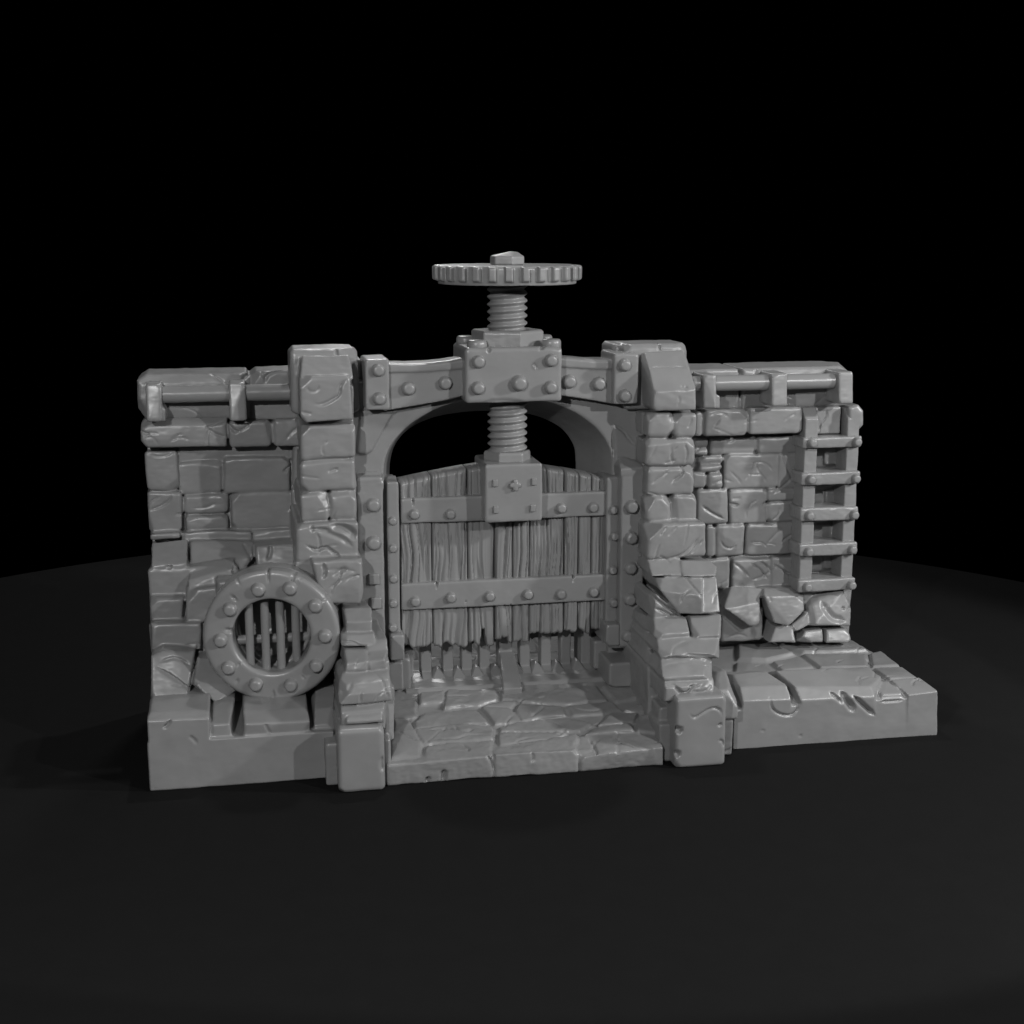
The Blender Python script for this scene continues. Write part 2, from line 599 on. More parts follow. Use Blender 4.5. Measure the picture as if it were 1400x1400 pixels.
p.rect(500, 905, 534, 1000, .15, 1.4, ch=.02, chips=0)
p.plain(-2.8, -2.27, -.1, 2, 0, .8)
p.rect(445, 1016, 466, 1074, -.25, 1.2, ch=.03, chips=0)
p.rect(524, 1012, 535, 1080, -.30, 1.2, ch=.03, chips=0)
p.carve([(403, 620), (406, 640)], Y_COL, .02, .02)
p.carve([(418, 745), (432, 752), (446, 749), (456, 755), (468, 764)], .95, .022, .06)
p.carve([(452, 718), (470, 722), (482, 730), (486, 738)], .95, .07, .07)
p.carve([(430, 722), (450, 729), (470, 738), (482, 748)], .95, .05, .025)
p.carve([(455, 787), (466, 780), (474, 776)], .74, .04, .03)
p.carve([(441, 768), (444, 780), (441, 790)], .8, .03, .05, .3)
p.carve([(426, 718), (428, 728)], .95, .03, .03)
p.carve([(464, 948), (474, 945), (480, 938), (482, 935)], -.15, .03, .03, .3)
p.carve([(510, 925), (522, 930), (526, 940), (530, 950)], -.1, .015, .025, .3)
p.carve([(492, 958), (493, 948), (495, 944)], -.18, .015, .02, .3)
p.carve([(480, 790), (487, 786), (492, 786)], .74, .02, .02)
lbm = p.build('masonry', STONE, lb, scratch=22, warp=.018)

p = Part()
p.box(W(397, 520, 1.45)[0], W(491, 520, 1.45)[0], 1.45, 1.42, 2.2, W(440, 566, 1.45)[2], W(440, 477, 1.45)[2], ch=.08, chips=3, size=.12)
p.stone([(410, 513, 1.06), (483, 511, 1.06), (484, 520, 1.06), (410, 522, 1.06)], 2.0, ch=.03, chips=0, extra=[(413, 486, 1.28), (477, 485, 1.28), (412, 495, 1.4), (480, 494, 1.4)])
p.stone([(409, 518, 1.0), (416, 514, 1.0), (477, 512, 1.0), (480, 518, 1.0), (483, 575, 1.0), (418, 579, 1.0), (410, 570, 1.0)], 2.2, ch=.035, chips=1)
p.carve([(474, 519), (466, 527), (463, 540), (452, 548), (440, 553), (431, 553)], 1.0, .025, .04)
p.carve([(412, 563), (420, 565), (426, 566)], 1.0, .018, .02)
p.carve([(462, 474), (460, 480), (461, 488)], 1.45, .025, .04)
p.carve([(418, 528), (424, 535), (433, 534), (436, 526)], 1.0, .02, .012)
p.rect(440, 492, 497, 566, 1.75, 2.3, ch=.03, chips=0)
p.build('cap', STONE, lb)
p = Part()
p.box(W(462, 1040, -.5)[0], W(527, 1040, -.5)[0], -.50, -.50, .6, 0, W(495, 997, -.5)[2], ch=.06, chips=2, size=.06)
p.carve([(523, 1034), (522, 1046), (524, 1056)], -.5, .03, .03)
p.build('foot_block', STONE, lb, amp=.004, amp2=.0006)

rb = thing('stone_buttress', (1.6, .5, 0), 'stepped stone buttress right of the gate, beside the paved ledge and ladder', 'buttress', 'stepped buttresses flanking the gate')
p = Part()
p.plain(1.48, 1.93, 1.25, 2.6, 0, 4.6)
for (ya, yb9) in ((566, 598), (602, 637)):
    xq = W(885, 600, Y_COL)[0]
    p.box(xq + .01, xq + .4, 1.34, 1.34, B, W(885, yb9 - 3, 1.34)[2], W(885, ya - 3, 1.34)[2], ch=.03, chips=0)
p.rect(885, 565, 921, 599, Y_COL, 1.32, ch=.06, chips=3, size=.07)
p.rect(922, 564, 953, 598, Y_COL, B, ch=.05, chips=2)
p.rect(883, 601, 952, 637, Y_COL - .02, 1.32, ch=.06, chips=3)
p.rect(885, 639, 951, 678, Y_COL, B, ch=.05, chips=2)
p.rect(883, 680, 917, 714, Y_COL - .02, B, ch=.06, chips=3)
p.rect(919, 677, 956, 714, Y_COL, B, ch=.055, chips=2)
p.rect(884, 716, 967, 763, .88, B, ch=.055, chips=3)
p.stone([(890, 785, .66), (933, 786, .66), (933, 788, .66), (890, 788, .66)], 2.2, ch=.012, chips=0, extra=[(885, 764, .92), (930, 764, .9)])
p.stone([(935, 786, .62), (980, 785, .62), (978, 789, .62), (935, 789, .62)], 2.2, ch=.012, chips=0, extra=[(932, 766, .85), (970, 767, .85), (980, 775, .75)])
p.stone([(897, 790, .66), (962, 790, .62), (963, 818, .35), (963, 842, .42), (930, 842, .42), (902, 806, .55)], 2.2, ch=.03, chips=1, size=.08)
p.stone([(940, 790, .66), (982, 790, .62), (987, 840, .42), (945, 842, .42)], 2.2, ch=.035, chips=2)
p.stone([(885, 812, .7), (897, 812, .55), (935, 843, .5), (893, 847, .52), (884, 840, .7)], 2.2, ch=.02, chips=0)
p.stone([(896, 866, .25), (945, 864, .25), (945, 872, .25), (894, 874, .25)], 2.0, ch=.02, chips=1, extra=[(893, 848, .5), (940, 845, .5)])
p.stone([(950, 868, .22), (985, 866, .22), (987, 874, .25), (950, 874, .25)], 2.0, ch=.02, chips=1, extra=[(944, 843, .5), (987, 841, .5)])
p.stone([(901, 894, -.02), (978, 892, -.02), (984, 900, .05), (902, 900, .0)], 1.9, ch=.025, chips=1, extra=[(898, 873, .28), (985, 871, .25)])
p.stone([(903, 924, -.25), (975, 921, -.25), (977, 930, -.25), (905, 931, -.25)], 1.8, ch=.025, chips=1, extra=[(902, 899, .05), (978, 897, .05)])
p.stone([(907, 938, -.33), (976, 936, -.33), (978, 956, -.33), (907, 960, -.33)], 1.6, ch=.03, chips=2, extra=[(905, 929, -.2), (975, 927, -.2)])
p.plain(1.36, 1.86, -.2, 2, 0, .85)
p.rect(902, 966, 922, 995, -.12, 1.2, ch=.03, chips=0)
p.rect(902, 990, 930, 1044, -.25, 1.2, ch=.03, chips=1)
p.rect(985, 985, 1002, 1034, -.20, 1.2, ch=.03, chips=0)
p.stone([(976, 944, -.1), (998, 940, -.1), (1010, 963, -.22), (1009, 984, -.22), (984, 986, -.22)], 1.2, ch=.02, chips=1, extra=[(980, 918, .35), (992, 916, .35)])
p.stone([(884, 850, .75), (890, 842, .75), (892, 905, .4), (886, 912, .4), (872, 895, .8)], 1.6, ch=.02, chips=0)
p.rect(884, 910, 900, 1000, .3, 1.4, ch=.03, chips=1)
p.carve([(925, 719), (918, 727), (912, 733)], .88, .018, .02)
p.carve([(957, 733), (945, 748), (930, 759), (916, 763)], .88, .03, .03)
p.carve([(962, 738), (950, 750), (938, 764)], .88, .03, .03)
p.carve([(891, 662), (905, 652), (915, 642)], Y_COL, .03, .02)
p.carve([(935, 605), (939, 620), (936, 634)], Y_COL, .016, .02)
p.carve([(917, 610), (918, 625), (920, 636)], Y_COL, .014, .014)
p.carve([(932, 636), (933, 648), (922, 657), (919, 661)], Y_COL, .03, .04)
p.carve([(942, 793), (950, 806), (960, 817)], .5, .025, .04, .4)
p.carve([(895, 832), (910, 838), (925, 846)], .5, .02, .04, .3)
p.carve([(888, 812), (905, 825), (925, 838), (935, 845)], .55, .022, .06, .3)
p.carve([(912, 893), (922, 885), (940, 880), (946, 880)], .1, .02, .03, .4)
p.carve([(932, 893), (952, 895), (975, 896)], .0, .025, .03, .3)
p.carve([(905, 912), (930, 908), (950, 908), (972, 912)], -.1, .022, .02, .3)
p.carve([(945, 905), (960, 906), (976, 910), (978, 916)], -.1, .02, .03, .3)
p.carve([(915, 936), (922, 938), (930, 946), (938, 946), (946, 938), (955, 935)], -.3, .03, .05, .3)
p.build('masonry', STONE, rb, scratch=24, warp=.018)

p = Part()
p.box(W(853, 520, 1.45)[0], W(941, 520, 1.45)[0], 1.45, 1.42, 2.15, W(900, 560, 1.45)[2], W(900, 470, 1.45)[2], ch=.08, chips=3, size=.1)
p.rect(838, 470, 880, 520, 1.7, 2.35, ch=.06, chips=1)
p.stone([(893, 533, .93), (953, 530, .93), (953, 562, .93), (896, 563, .93), (892, 558, .93)], 2.2, ch=.035, chips=1, extra=[(881, 482, 1.4), (934, 479, 1.4), (875, 487, 1.45), (943, 500, 1.3), (888, 506, 1.15)])
p.carve([(886, 502), (910, 502.5), (930, 502), (943, 503)], 1.2, .014, .02, .3)
p.carve([(901, 468), (902, 476), (904, 479)], 1.45, .022, .04)
p.carve([(932, 528), (936, 531), (940, 529)], .95, .03, .025, .3)
p.carve([(925, 556), (929, 548), (927, 541)], .93, .016, .012)
p.build('cap', STONE, rb)
p = Part()
p.box(W(924, 1000, -.5)[0], W(993, 1000, -.5)[0], -.50, -.50, .6, 0, W(958, 953, -.5)[2], ch=.05, chips=2, size=.05)
p.carve([(943, 976), (950, 981), (962, 974), (975, 968), (984, 971), (988, 979)], -.5, .018, .03)
p.carve([(922, 997), (933, 1000)], -.5, .055, .08, .3)
p.carve([(922, 1030), (930, 1033)], -.5, .06, .06, .3)
p.carve([(984, 989), (985, 993)], -.5, .03, .04)
p.carve([(982, 1012), (988, 1014), (990, 1022)], -.5, .02, .025)
p.build('foot_block', STONE, rb, amp=.004, amp2=.0006)

# ================================================================== RIGHT WALL
rw = thing('stone_wall', (3.4, 2.7, 0), 'stone wall section on the right, behind the ladder', 'wall')
p = Part()
xr = W(1160, 700, 2.4)[0]
p.plain(1.8, xr - .05, 2.5, 3.05, 0.0, 4.4)
Yb = 2.75
for r in [(948, 598, 969, 612), (948, 613, 969, 623), (971, 597, 1035, 622), (1037, 596, 1098, 620), (956, 624, 990, 635), (956, 636, 990, 646),
          (946, 646, 966, 668), (968, 647, 990, 668), (992, 621, 1064, 668), (1066, 620, 1100, 667), (953, 669, 996, 716), (998, 669, 1050, 715),
          (1051, 668, 1100, 685), (1051, 686, 1100, 713), (964, 718, 976, 761), (977, 717, 1019, 761), (1021, 715, 1100, 758), (960, 763, 999, 806),
          (1001, 764, 1053, 806), (1055, 760, 1105, 806)]:
    p.rect(*r, 2.38 + random.uniform(-.035, .03), Yb, ch=random.uniform(.035, .055), chips=random.choice((0, 0, 1, 2)), size=.06)
y0 = 596
for k, (ya, yb2) in enumerate([(596, 640), (642, 668), (670, 712), (715, 740), (742, 780), (782, 812)]):
    xm = 1126 + (k % 2) * 10
    p.rect(1100, ya, 1164, yb2, 2.46, Yb, chips=0, ch=.02)
    p.rect(xm + 1, ya, 1164, yb2 - 3, 2.40 + (k % 2) * .03, Yb, chips=0, ch=.03)
# lower rubble
p.stone([(997, 826, 2.05), (1041, 822, 2.05), (1040, 854, 1.98), (1027, 856, 1.98), (989, 830, 2.02)], 2.8, ch=.03, chips=1, extra=[(1000, 803, 2.25), (1040, 804, 2.25)])
p.rect(986, 830, 1043, 878, 2.15, 2.8, chips=0)
p.stone([(1046, 815, 2.0), (1098, 812, 2.0), (1100, 832, 1.95), (1076, 856, 1.9), (1058, 852, 1.95)], 2.8, ch=.03, chips=1, extra=[(1045, 805, 2.2), (1096, 804, 2.2)])
p.stone([(1060, 856, 1.98), (1082, 854, 1.95), (1088, 880, 1.85), (1052, 880, 1.9)], 2.7, ch=.03, chips=0)
p.stone([(1080, 854, 1.95), (1104, 836, 1.95), (1105, 856, 1.9), (1086, 864, 1.9)], 2.7, ch=.02, chips=0)
p.stone([(1106, 830, 1.95), (1120, 818, 2.0), (1155, 808, 2.0), (1168, 830, 1.95), (1166, 856, 1.9), (1108, 858, 1.85)], 2.9, ch=.05, chips=2, extra=[(1110, 804, 2.3), (1152, 803, 2.3)])
p.stone([(1100, 862, 1.9), (1126, 860, 1.9), (1127, 880, 1.85), (1090, 881, 1.85)], 2.7, ch=.035, chips=2)
p.stone([(1130, 861, 1.92), (1163, 859, 1.92), (1166, 880, 1.85), (1130, 881, 1.85)], 2.9, ch=.035, chips=2)
p.rect(1088, 800, 1165, 880, 2.15, 2.8, chips=0)
p.carve([(1033, 629), (1029, 642), (1023, 651), (1018, 657)], 2.40, .014, .02)
p.carve([(1033, 629), (1036, 642), (1043, 652), (1048, 660)], 2.40, .014, .02)
p.carve([(1022, 648), (1040, 649)], 2.40, .014, .018)
p.carve([(998, 644), (1008, 654), (1014, 662)], 2.40, .014, .018)
p.carve([(1069, 622), (1078, 645), (1086, 660)], 2.40, .03, .03)
p.carve([(958, 690), (968, 698), (980, 705), (990, 709)], 2.40, .025, .03)
p.carve([(996, 689), (1004, 690), (1010, 691)], 2.40, .03, .05)
p.carve([(1052, 687), (1047, 688), (1043, 691)], 2.40, .025, .05)
p.carve([(1026, 740), (1034, 742), (1042, 742), (1048, 748)], 2.40, .018, .03)
p.carve([(1085, 730), (1074, 736), (1068, 742)], 2.40, .018, .03)
p.carve([(984, 738), (990, 747), (1000, 749), (1010, 742)], 2.40, .018, .02)
p.carve([(1003, 770), (1012, 776), (1025, 790)], 2.40, .03, .03)
p.carve([(1026, 770), (1038, 778), (1050, 792)], 2.40, .022, .05)
p.carve([(1040, 768), (1048, 774), (1053, 780)], 2.40, .022, .05)
p.carve([(1056, 770), (1068, 778), (1082, 786)], 2.40, .022, .05)
p.carve([(1125, 823), (1131, 836), (1140, 845), (1155, 848)], 1.93, .07, .05, .3)
p.carve([(1152, 830), (1154, 834)], 1.95, .03, .04, .3)
p.carve([(1162, 830), (1164, 835)], 1.95, .035, .05, .3)
p.build('masonry', STONE, rw, scratch=34, warp=.02)

p = Part()
p.stone([(940, 505, 2.28), (1012, 503, 2.28), (1012, 562, 2.3), (940, 562, 2.3)], 3.1, ch=.05, chips=0)
p.stone([(1014, 503, 2.28), (1150, 500, 2.28), (1167, 512, 2.24), (1168, 556, 2.24), (1014, 562, 2.3)], 3.1, ch=.06, chips=1, extra=[(1146, 495, 3.0)])
p.carve([(1007, 500), (1012, 507), (1014, 514)], 2.28, .03, .05)
p.carve([(1045, 497), (1036, 504), (1031, 512)], 2.28, .025, .03)
p.build('coping', STONE, rw, scratch=5)
p = Part()
p.rect(950, 563, 960, 597, 2.12, 2.8, ch=.03, chips=0)
p.rect(963, 560, 1023, 597, 2.1, 2.8, ch=.055, chips=3, size=.06)
p.rect(1025, 557, 1098, 594, 2.1, 2.8, ch=.05, chips=2, size=.07)
p.rect(1112, 556, 1150, 594, 2.2, 2.8, ch=.03, chips=0)
p.stone([(1160, 556, 2.05), (1175, 553, 2.05), (1182, 561, 2.05), (1182, 582, 2.05), (1174, 591, 2.05), (1160, 592, 2.05)], 2.8, ch=.05, chips=1)
p.carve([(1129, 560), (1130, 570), (1123, 580), (1120, 592)], 2.2, .02, .04)
p.carve([(1092, 566), (1084, 570), (1076, 577)], 2.0, .014, .015)
p.build('ledge', STONE, rw, scratch=5)
rail((3.5, 1.98, 4.0), 'horizontal pipe rail on three brackets atop the right wall above the ladder', [(961, 512, 980, 559, 1), (1055, 510, 1077, 556, 0), (1146, 508, 1167, 553, 0)], (945, 1150), (524.5, 521))

# ================================================================== RIGHT PLINTH (paved ledge)
ZR = lambda x, y: G(x, y, .645)
rp = thing('stone_plinth', (3.6, 1.0, 0), 'low paved stone plinth on the right in front of the ladder, its end projecting outward', 'plinth')
p = Part()
a, b = W(1003, 1000, 0)[0], W(1282, 980, 0)[0]
p.hull([(a, .0, 0), (b, .0, 0), (a, .0, .52), (b, .02, .52), (a, 2.7, 0), (b - .12, 2.4, 0), (a, 2.7, .60), (b - .14, 2.4, .60), (a, .25, .60), (b - .02, .25, .60)])
S = lambda poly, **k: p.slab(poly, ZR, zbot=.3, **k)
zb_ = dict(ch=.03)
# front row: hull pieces with big front chamfer
p.stone([(1014, 957, 0.0), (1083, 955, 0.0), (1084, 1021, .0), (1014, 1026, 0)], 1.2, ch=.008, chips=0, gap=.012, jit=0, extra=[(1011, 939, .13), (1076, 937, .13), (1003, 922, .62), (1046, 918, .62)])
p.stone([(1094, 957, 0.0), (1196, 952, 0.0), (1196, 1090, .01), (1094, 1090, .01)], 1.2, ch=.006, chips=0, gap=.006, jit=0, extra=[(1086, 938, .12), (1190, 938, .12), (1060, 917, .66), (1188, 912, .70), (1205, 925, .4)])
p.stone([(1203, 958, .02), (1232, 956, .02), (1231, 959, .02), (1203, 961, .02)], 1.2, ch=.01, chips=0, gap=.004, jit=0, extra=[(1206, 949, .05), (1234, 948, .05), (1194, 937, .3), (1214, 931, .35)])
p.stone([(1241, 949, .0), (1283, 944, 0.0), (1282, 1006, 0), (1238, 1009, 0)], .5, ch=.012, chips=0, gap=.006, jit=0, extra=[(1218, 929, .42), (1256, 926, .42)])
S([(1192, 912), (1234, 911), (1255, 925), (1216, 928)], ch=.02, dz=.0)
S([(1004, 904), (1048, 907), (1063, 918), (1003, 922)], dz=.0)
S([(1053, 904), (1094, 897), (1115, 911), (1068, 917)], dz=.0)
S([(1095, 893), (1186, 892), (1189, 910), (1120, 912)], dz=.004)
S([(1188, 892), (1204, 889), (1232, 909), (1192, 910)], dz=-.006, gap=.004)
S([(1005, 880), (1060, 880), (1090, 893), (1048, 903), (1006, 901)], dz=.012, ch=.05)
S([(1060, 880), (1160, 876), (1190, 889), (1095, 892)], dz=.012, ch=.05)
p.carve([(1053, 954), (1056, 968), (1066, 976), (1080, 978), (1089, 972), (1091, 960), (1082, 945)], .0, .02, .04, .3)
p.carve([(1137, 948), (1146, 956), (1153, 962)], .0, .03, .05, .3)
p.carve([(1152, 948), (1161, 962), (1168, 972)], .0, .06, .09, .3)
p.carve([(1168, 952), (1182, 966), (1196, 978)], .0, .04, .08, .3)
p.carve([(1203, 960), (1236, 958)], .0, .02, .03, .3)
p.carve([(1040, 998), (1046, 1000)], .0, .02, .012)
p.carve([(1094, 1004), (1095, 1008)], .0, .025, .015)
p.carve_floor([(1185, 900), (1189, 905)], ZR, .03, .03)
p.carve_floor([(1105, 886), (1140, 884), (1165, 886)], ZR, .05, .03)
p.build('masonry', STONE, rp, amp=.005, amp2=.0008, scratch=-16)

# ================================================================== CHANNEL FLOOR
fs, fy0, fz0 = .16, -.37, .285
FZ = lambda x, y: G(510 + x / 3.5, 900 + y / 3.5, fz0, fs, fy0)
fl = thing('stone_floor', (XC, .6, 0), 'cracked flagstone floor between the two buttresses in front of the gate', 'floor')
p = Part()
fa, fb = W(527, 1060, -.37)[0], W(907, 1035, -.37)[0]
p.hull([(fa, -.34, 0), (fb, -.34, 0), (fa, -.34, .22), (fb, -.34, .22), (fa, 2.0, 0), (fb + .3, 2.0, 0), (fa, 2.0, .62), (fb + .3, 2.0, .62), (fa, -.30, .25), (fb, -.30, .25)])
for i_, (ya, yb9) in enumerate(((1.95, 3.0), (3.01, 3.62), (3.63, 4.4))):
    for j_ in range(4):
        xa9 = fa + (fb + .3 - fa) * j_ / 4 + (.3 if i_ == 1 and j_ else 0)
        xb9 = fa + (fb + .3 - fa) * (j_ + 1) / 4 + (.3 if i_ == 1 and j_ < 3 else 0)
        p.hull([(x, y, z) for x in (xa9 + .012, xb9 - .012) for y in (ya, yb9) for z in (0, .27)] + [(x, y, .30) for x in (xa9 + .04, xb9 - .04) for y in (ya + .03, yb9 - .03)])
polys = [
    [(240, 412), (400, 402), (568, 384), (572, 455), (480, 468), (335, 482), (245, 468)],
    [(192, 345), (420, 314), (572, 322), (572, 378), (390, 398), (235, 405)],
    [(184, 305), (235, 262), (505, 247), (550, 300), (330, 316), (192, 338)],
    [(97, 292), (160, 302), (226, 398), (222, 465), (120, 472), (87, 480)],
    [(102, 190), (213, 200), (208, 270), (150, 292), (102, 280)],
    [(215, 157), (355, 152), (346, 208), (230, 218)],
    [(364, 152), (596, 152), (596, 193), (520, 222), (344, 238), (354, 205)],
    [(522, 232), (648, 236), (686, 298), (578, 308)],
    [(604, 200), (688, 206), (650, 232), (534, 226)],
    [(664, 242), (690, 218), (908, 222), (940, 268), (692, 298), (668, 265)],
    [(592, 322), (680, 302), (950, 282), (1056, 312), (1000, 343), (780, 343), (602, 340)],
    [(592, 347), (936, 347), (868, 384), (602, 420)],
    [(587, 428), (870, 392), (982, 358), (986, 380), (958, 425), (760, 440), (590, 452)],
    [(702, 210), (800, 152), (1058, 132), (1106, 198), (910, 213)],
    [(924, 217), (1128, 207), (1166, 235), (1080, 263), (962, 268)],
    [(1084, 132), (1228, 132), (1266, 185), (1140, 203)],
    [(1174, 240), (1328, 192), (1352, 228), (1250, 248)],
    [(1112, 262), (1248, 252), (1238, 293), (1074, 322)],
    [(1064, 332), (1234, 302), (1256, 338), (1014, 366)],
    [(1252, 272), (1358, 242), (1362, 346), (1272, 342)],
    [(604, 155), (786, 162), (748, 200), (690, 203), (612, 195)],
]
for q in polys:
    p.slab(q, FZ, thick=.16, ch=.018, gap=.003, dz=random.uniform(-.008, .008))
# front blocks
p.stone([(529, 1046, -.37), (673, 1032, -.37), (674, 1068, -.37), (529, 1078, -.37)], .3, ch=.02, chips=1, size=.05, extra=[(535, 1037, -.2), (670, 1025, -.2)])
p.stone([(676, 1031, -.37), (790, 1025, -.37), (791, 1059, -.37), (676, 1069, -.37)], .3, ch=.02, chips=1, size=.05, extra=[(678, 1024, -.2), (786, 1018, -.2)])
p.stone([(793, 1034, -.38), (830, 1028, -.40), (890, 1023, -.38), (902, 1025, -.3), (903, 1050, -.34), (793, 1060, -.38)], .5, ch=.03, chips=1, size=.06, extra=[(795, 1008, -.05), (840, 1004, .0), (890, 1003, .05)])
p.carve([(583, 1072), (586, 1062)], -.37, .04, .06)
p.carve([(606, 1070), (607, 1058), (605, 1054)], -.37, .045, .07)
p.carve([(664, 1030), (672, 1042), (676, 1055)], -.37, .02, .04)
p.carve([(727, 1026), (729, 1036), (727, 1044)], -.37, .018, .03)
p.carve([(842, 1030), (850, 1024), (858, 1022)], -.4, .03, .05)
p.carve_floor([(510 + x / 3.5, 900 + y / 3.5) for x, y in ((390, 330), (410, 350), (450, 355), (480, 345))], lambda x, y: G(x, y, fz0, fs, fy0), .03, .03)
p.carve_floor([(510 + x / 3.5, 900 + y / 3.5) for x, y in ((270, 350), (330, 340), (390, 345))], lambda x, y: G(x, y, fz0, fs, fy0), .025, .025)
p.carve_floor([(510 + x / 3.5, 900 + y / 3.5) for x, y in ((300, 390), (400, 385), (460, 372), (570, 372))], lambda x, y: G(x, y, fz0, fs, fy0), .02, .025)
p.carve_floor([(510 + x / 3.5, 900 + y / 3.5) for x, y in ((420, 405), (455, 425), (455, 445))], lambda x, y: G(x, y, fz0, fs, fy0), .02, .025)
p.carve_floor([(510 + x / 3.5, 900 + y / 3.5) for x, y in ((1030, 375), (1060, 410), (1075, 440))], lambda x, y: G(x, y, fz0, fs, fy0), .02, .03)
p.carve_floor([(510 + x / 3.5, 900 + y / 3.5) for x, y in ((1160, 365), (1200, 395), (1260, 415))], lambda x, y: G(x, y, fz0, fs, fy0), .02, .03)
p.carve_floor([(510 + x / 3.5, 900 + y / 3.5) for x, y in ((120, 350), (180, 380), (220, 400))], lambda x, y: G(x, y, fz0, fs, fy0), .02, .02)
p.carve_floor([(510 + x / 3.5, 900 + y / 3.5) for x, y in ((600, 420), (700, 400), (860, 385))], lambda x, y: G(x, y, fz0, fs, fy0), .02, .02)
p.build('flagstones', STONE, fl, amp=.009, amp2=.003, scale=3.2, scratch=-46, warp=.06)

# ================================================================== GATE FRAME
gf = thing('gate_frame', (XC, 1.8, .4), 'arched gate frame with riveted beam and posts between the buttresses', 'gate frame')
# arch: thick curved vault, opening as a super-ellipse
lx = W(524, 636, Y_ARCH)[0]
rx = W(838, 630, Y_ARCH)[0]
acx = (lx + rx) / 2
ahw = (rx - lx) / 2
azs = W(680, 640, Y_ARCH)[2]
azc = W(690, 541, Y_ARCH)[2]
YB2 = 2.6
bl_, br_ = W(532.5, 640, YB2)[0], W(787, 640, YB2)[0]
bzs, bzc = W(660, 640, YB2)[2], W(660, 562, YB2)[2]


def arch_pt(t, back=False):
    c, s = cos(t), sin(t)
    if back:
        e = 2 / 2.5
        return (bl_ + br_) / 2 + (br_ - bl_) / 2 * math.copysign(abs(c) ** e, c), bzs + (bzc - bzs) * abs(s) ** e
    return acx + ahw * c, azs + (azc - azs) * abs(s)


p = Part()
x_lo, x_hi, ztop = -2.5, 1.62, 4.62
N = 44
for i in range(N):
    t0, t1 = pi * i / N, pi * (i + 1) / N
    f0, f1, b0_, b1_ = arch_pt(t0), arch_pt(t1), arch_pt(t0, True), arch_pt(t1, True)
    zu = ztop
    p.hull([(f0[0], Y_ARCH, f0[1]), (f1[0], Y_ARCH, f1[1]), (b0_[0], YB2, b0_[1]), (b1_[0], YB2, b1_[1]), (b0_[0] + .12 * cos(t0), 3.1, b0_[1] + .15), (b1_[0] + .12 * cos(t1), 3.1, b1_[1] + .15),
            (f0[0], Y_ARCH, zu), (f1[0], Y_ARCH, zu), (b0_[0], 3.1, zu), (b1_[0], 3.1, zu)])
zlow = .35
for (xo, fr, bk) in ((x_lo, arch_pt(pi)[0], arch_pt(pi, True)[0]), (x_hi, arch_pt(0)[0], arch_pt(0, True)[0])):
    p.hull([(xo, Y_ARCH, z) for z in (zlow, azs + .01)] + [(fr, Y_ARCH, z) for z in (zlow, azs + .01)] + [(bk, YB2, z) for z in (zlow, bzs + .01)] + [(bk + (.12 if xo > 0 else -.12), 3.1, z) for z in (zlow, bzs + .16)] + [(xo, 3.1, z) for z in (zlow, azs + .01)])
    p.plain(min(xo, fr), max(xo, fr), Y_ARCH, 3.1, azs - .02, ztop)
p.plain(W(500, 700, 1.6)[0], W(541, 700, 1.6)[0], 1.60, 2.3, .3, W(530, 660, 1.6)[2])
p.plain(W(834, 700, 1.6)[0], W(880, 700, 1.6)[0], 1.60, 2.3, .3, W(840, 655, 1.6)[2])
# spandrel plates standing slightly proud
p.stone([(493, 560, 1.57), (541, 560, 1.57), (524, 590, 1.57), (508, 617, 1.57), (500, 622, 1.57), (488, 621, 1.57)], 1.8, ch=.02, chips=0)
p.stone([(839, 582, 1.59), (852, 590, 1.59), (866, 606, 1.59), (872, 611, 1.59), (872, 634, 1.59), (842, 634, 1.59)], 1.8, ch=.02, chips=0)
p.carve([(839, 580), (852, 590), (862, 603), (870, 610)], 1.6, .02, .03)
p.carve([(839, 580), (838, 600), (840, 625)], 1.6, .018, .03)
p.build('arch', STONE, gf, voxel=.018, amp=.006, amp2=.001)

# curved beam in two visible wings (continuous behind the housing)
p = Part()
xs_px = [(525, 496, 511, 562), (560, 497, 510.5, 556), (590, 495.5, 509, 551), (612, 493, 507.5, 546.5), (634, 489, 505, 541)]
xs_r = [(768, 487, 503, 541), (790, 489, 504.5, 544), (812, 491, 506, 547.5), (842, 491, 506.5, 553)]
allp = xs_px + xs_r
for a_, b_ in zip(allp[:-1], allp[1:]):
    top, bot = [], []
    P4 = []
    for (x, yt, yl, yb4) in (a_, b_):
        P4 += [W(x, yl, Y_BEAM + .03), W(x, yb4, Y_BEAM + .03)]
    pts = []
    for q in P4:
        pts += [q, (q[0], Y_BEAM + .62, q[2])]
    p.hull(pts)
    P4 = []
    for (x, yt, yl, yb4) in (a_, b_):
        P4 += [W(x, yt + 3, Y_BEAM), W(x, yl - 1.5, Y_BEAM)]
    pts = []
    for q in P4:
        pts += [q, (q[0], Y_BEAM + .62, q[2])]
    pts += [(W(a_[0], a_[1], Y_BEAM + .05)), W(b_[0], b_[1], Y_BEAM + .05)]
    p.hull(pts)
beam = p.build('beam', METAL, gf, voxel=.014, its=3, amp=.004, amp2=.001)
for x, y in ((558, 531), (608.5, 523.5), (778, 521.5), (818, 524.5)):
    bolt(beam, x, y, Y_BEAM + .03, 9.8)


def plate(x0, y0, x1, y1, Y, Yb, bolts, chips=1, name='end_plate', r=9.3, ch=.03):
    q = Part()
    q.rect(x0, y0, x1, y1, Y, Yb, ch=ch, chips=chips, size=.04)
    o = q.build(name, METAL, gf, voxel=.013, its=3, amp=.005, amp2=.001)
    for b2 in bolts:
        bolt(o, b2[0], b2[1], Y, r)
    return o


plate(499, 491, 533, 561, Y_PLATE, 1.95, ((517, 506), (518.5, 545)))
plate(839, 483, 873, 553, Y_PLATE, 1.95, ((853.5, 499), (853.5, 541)))

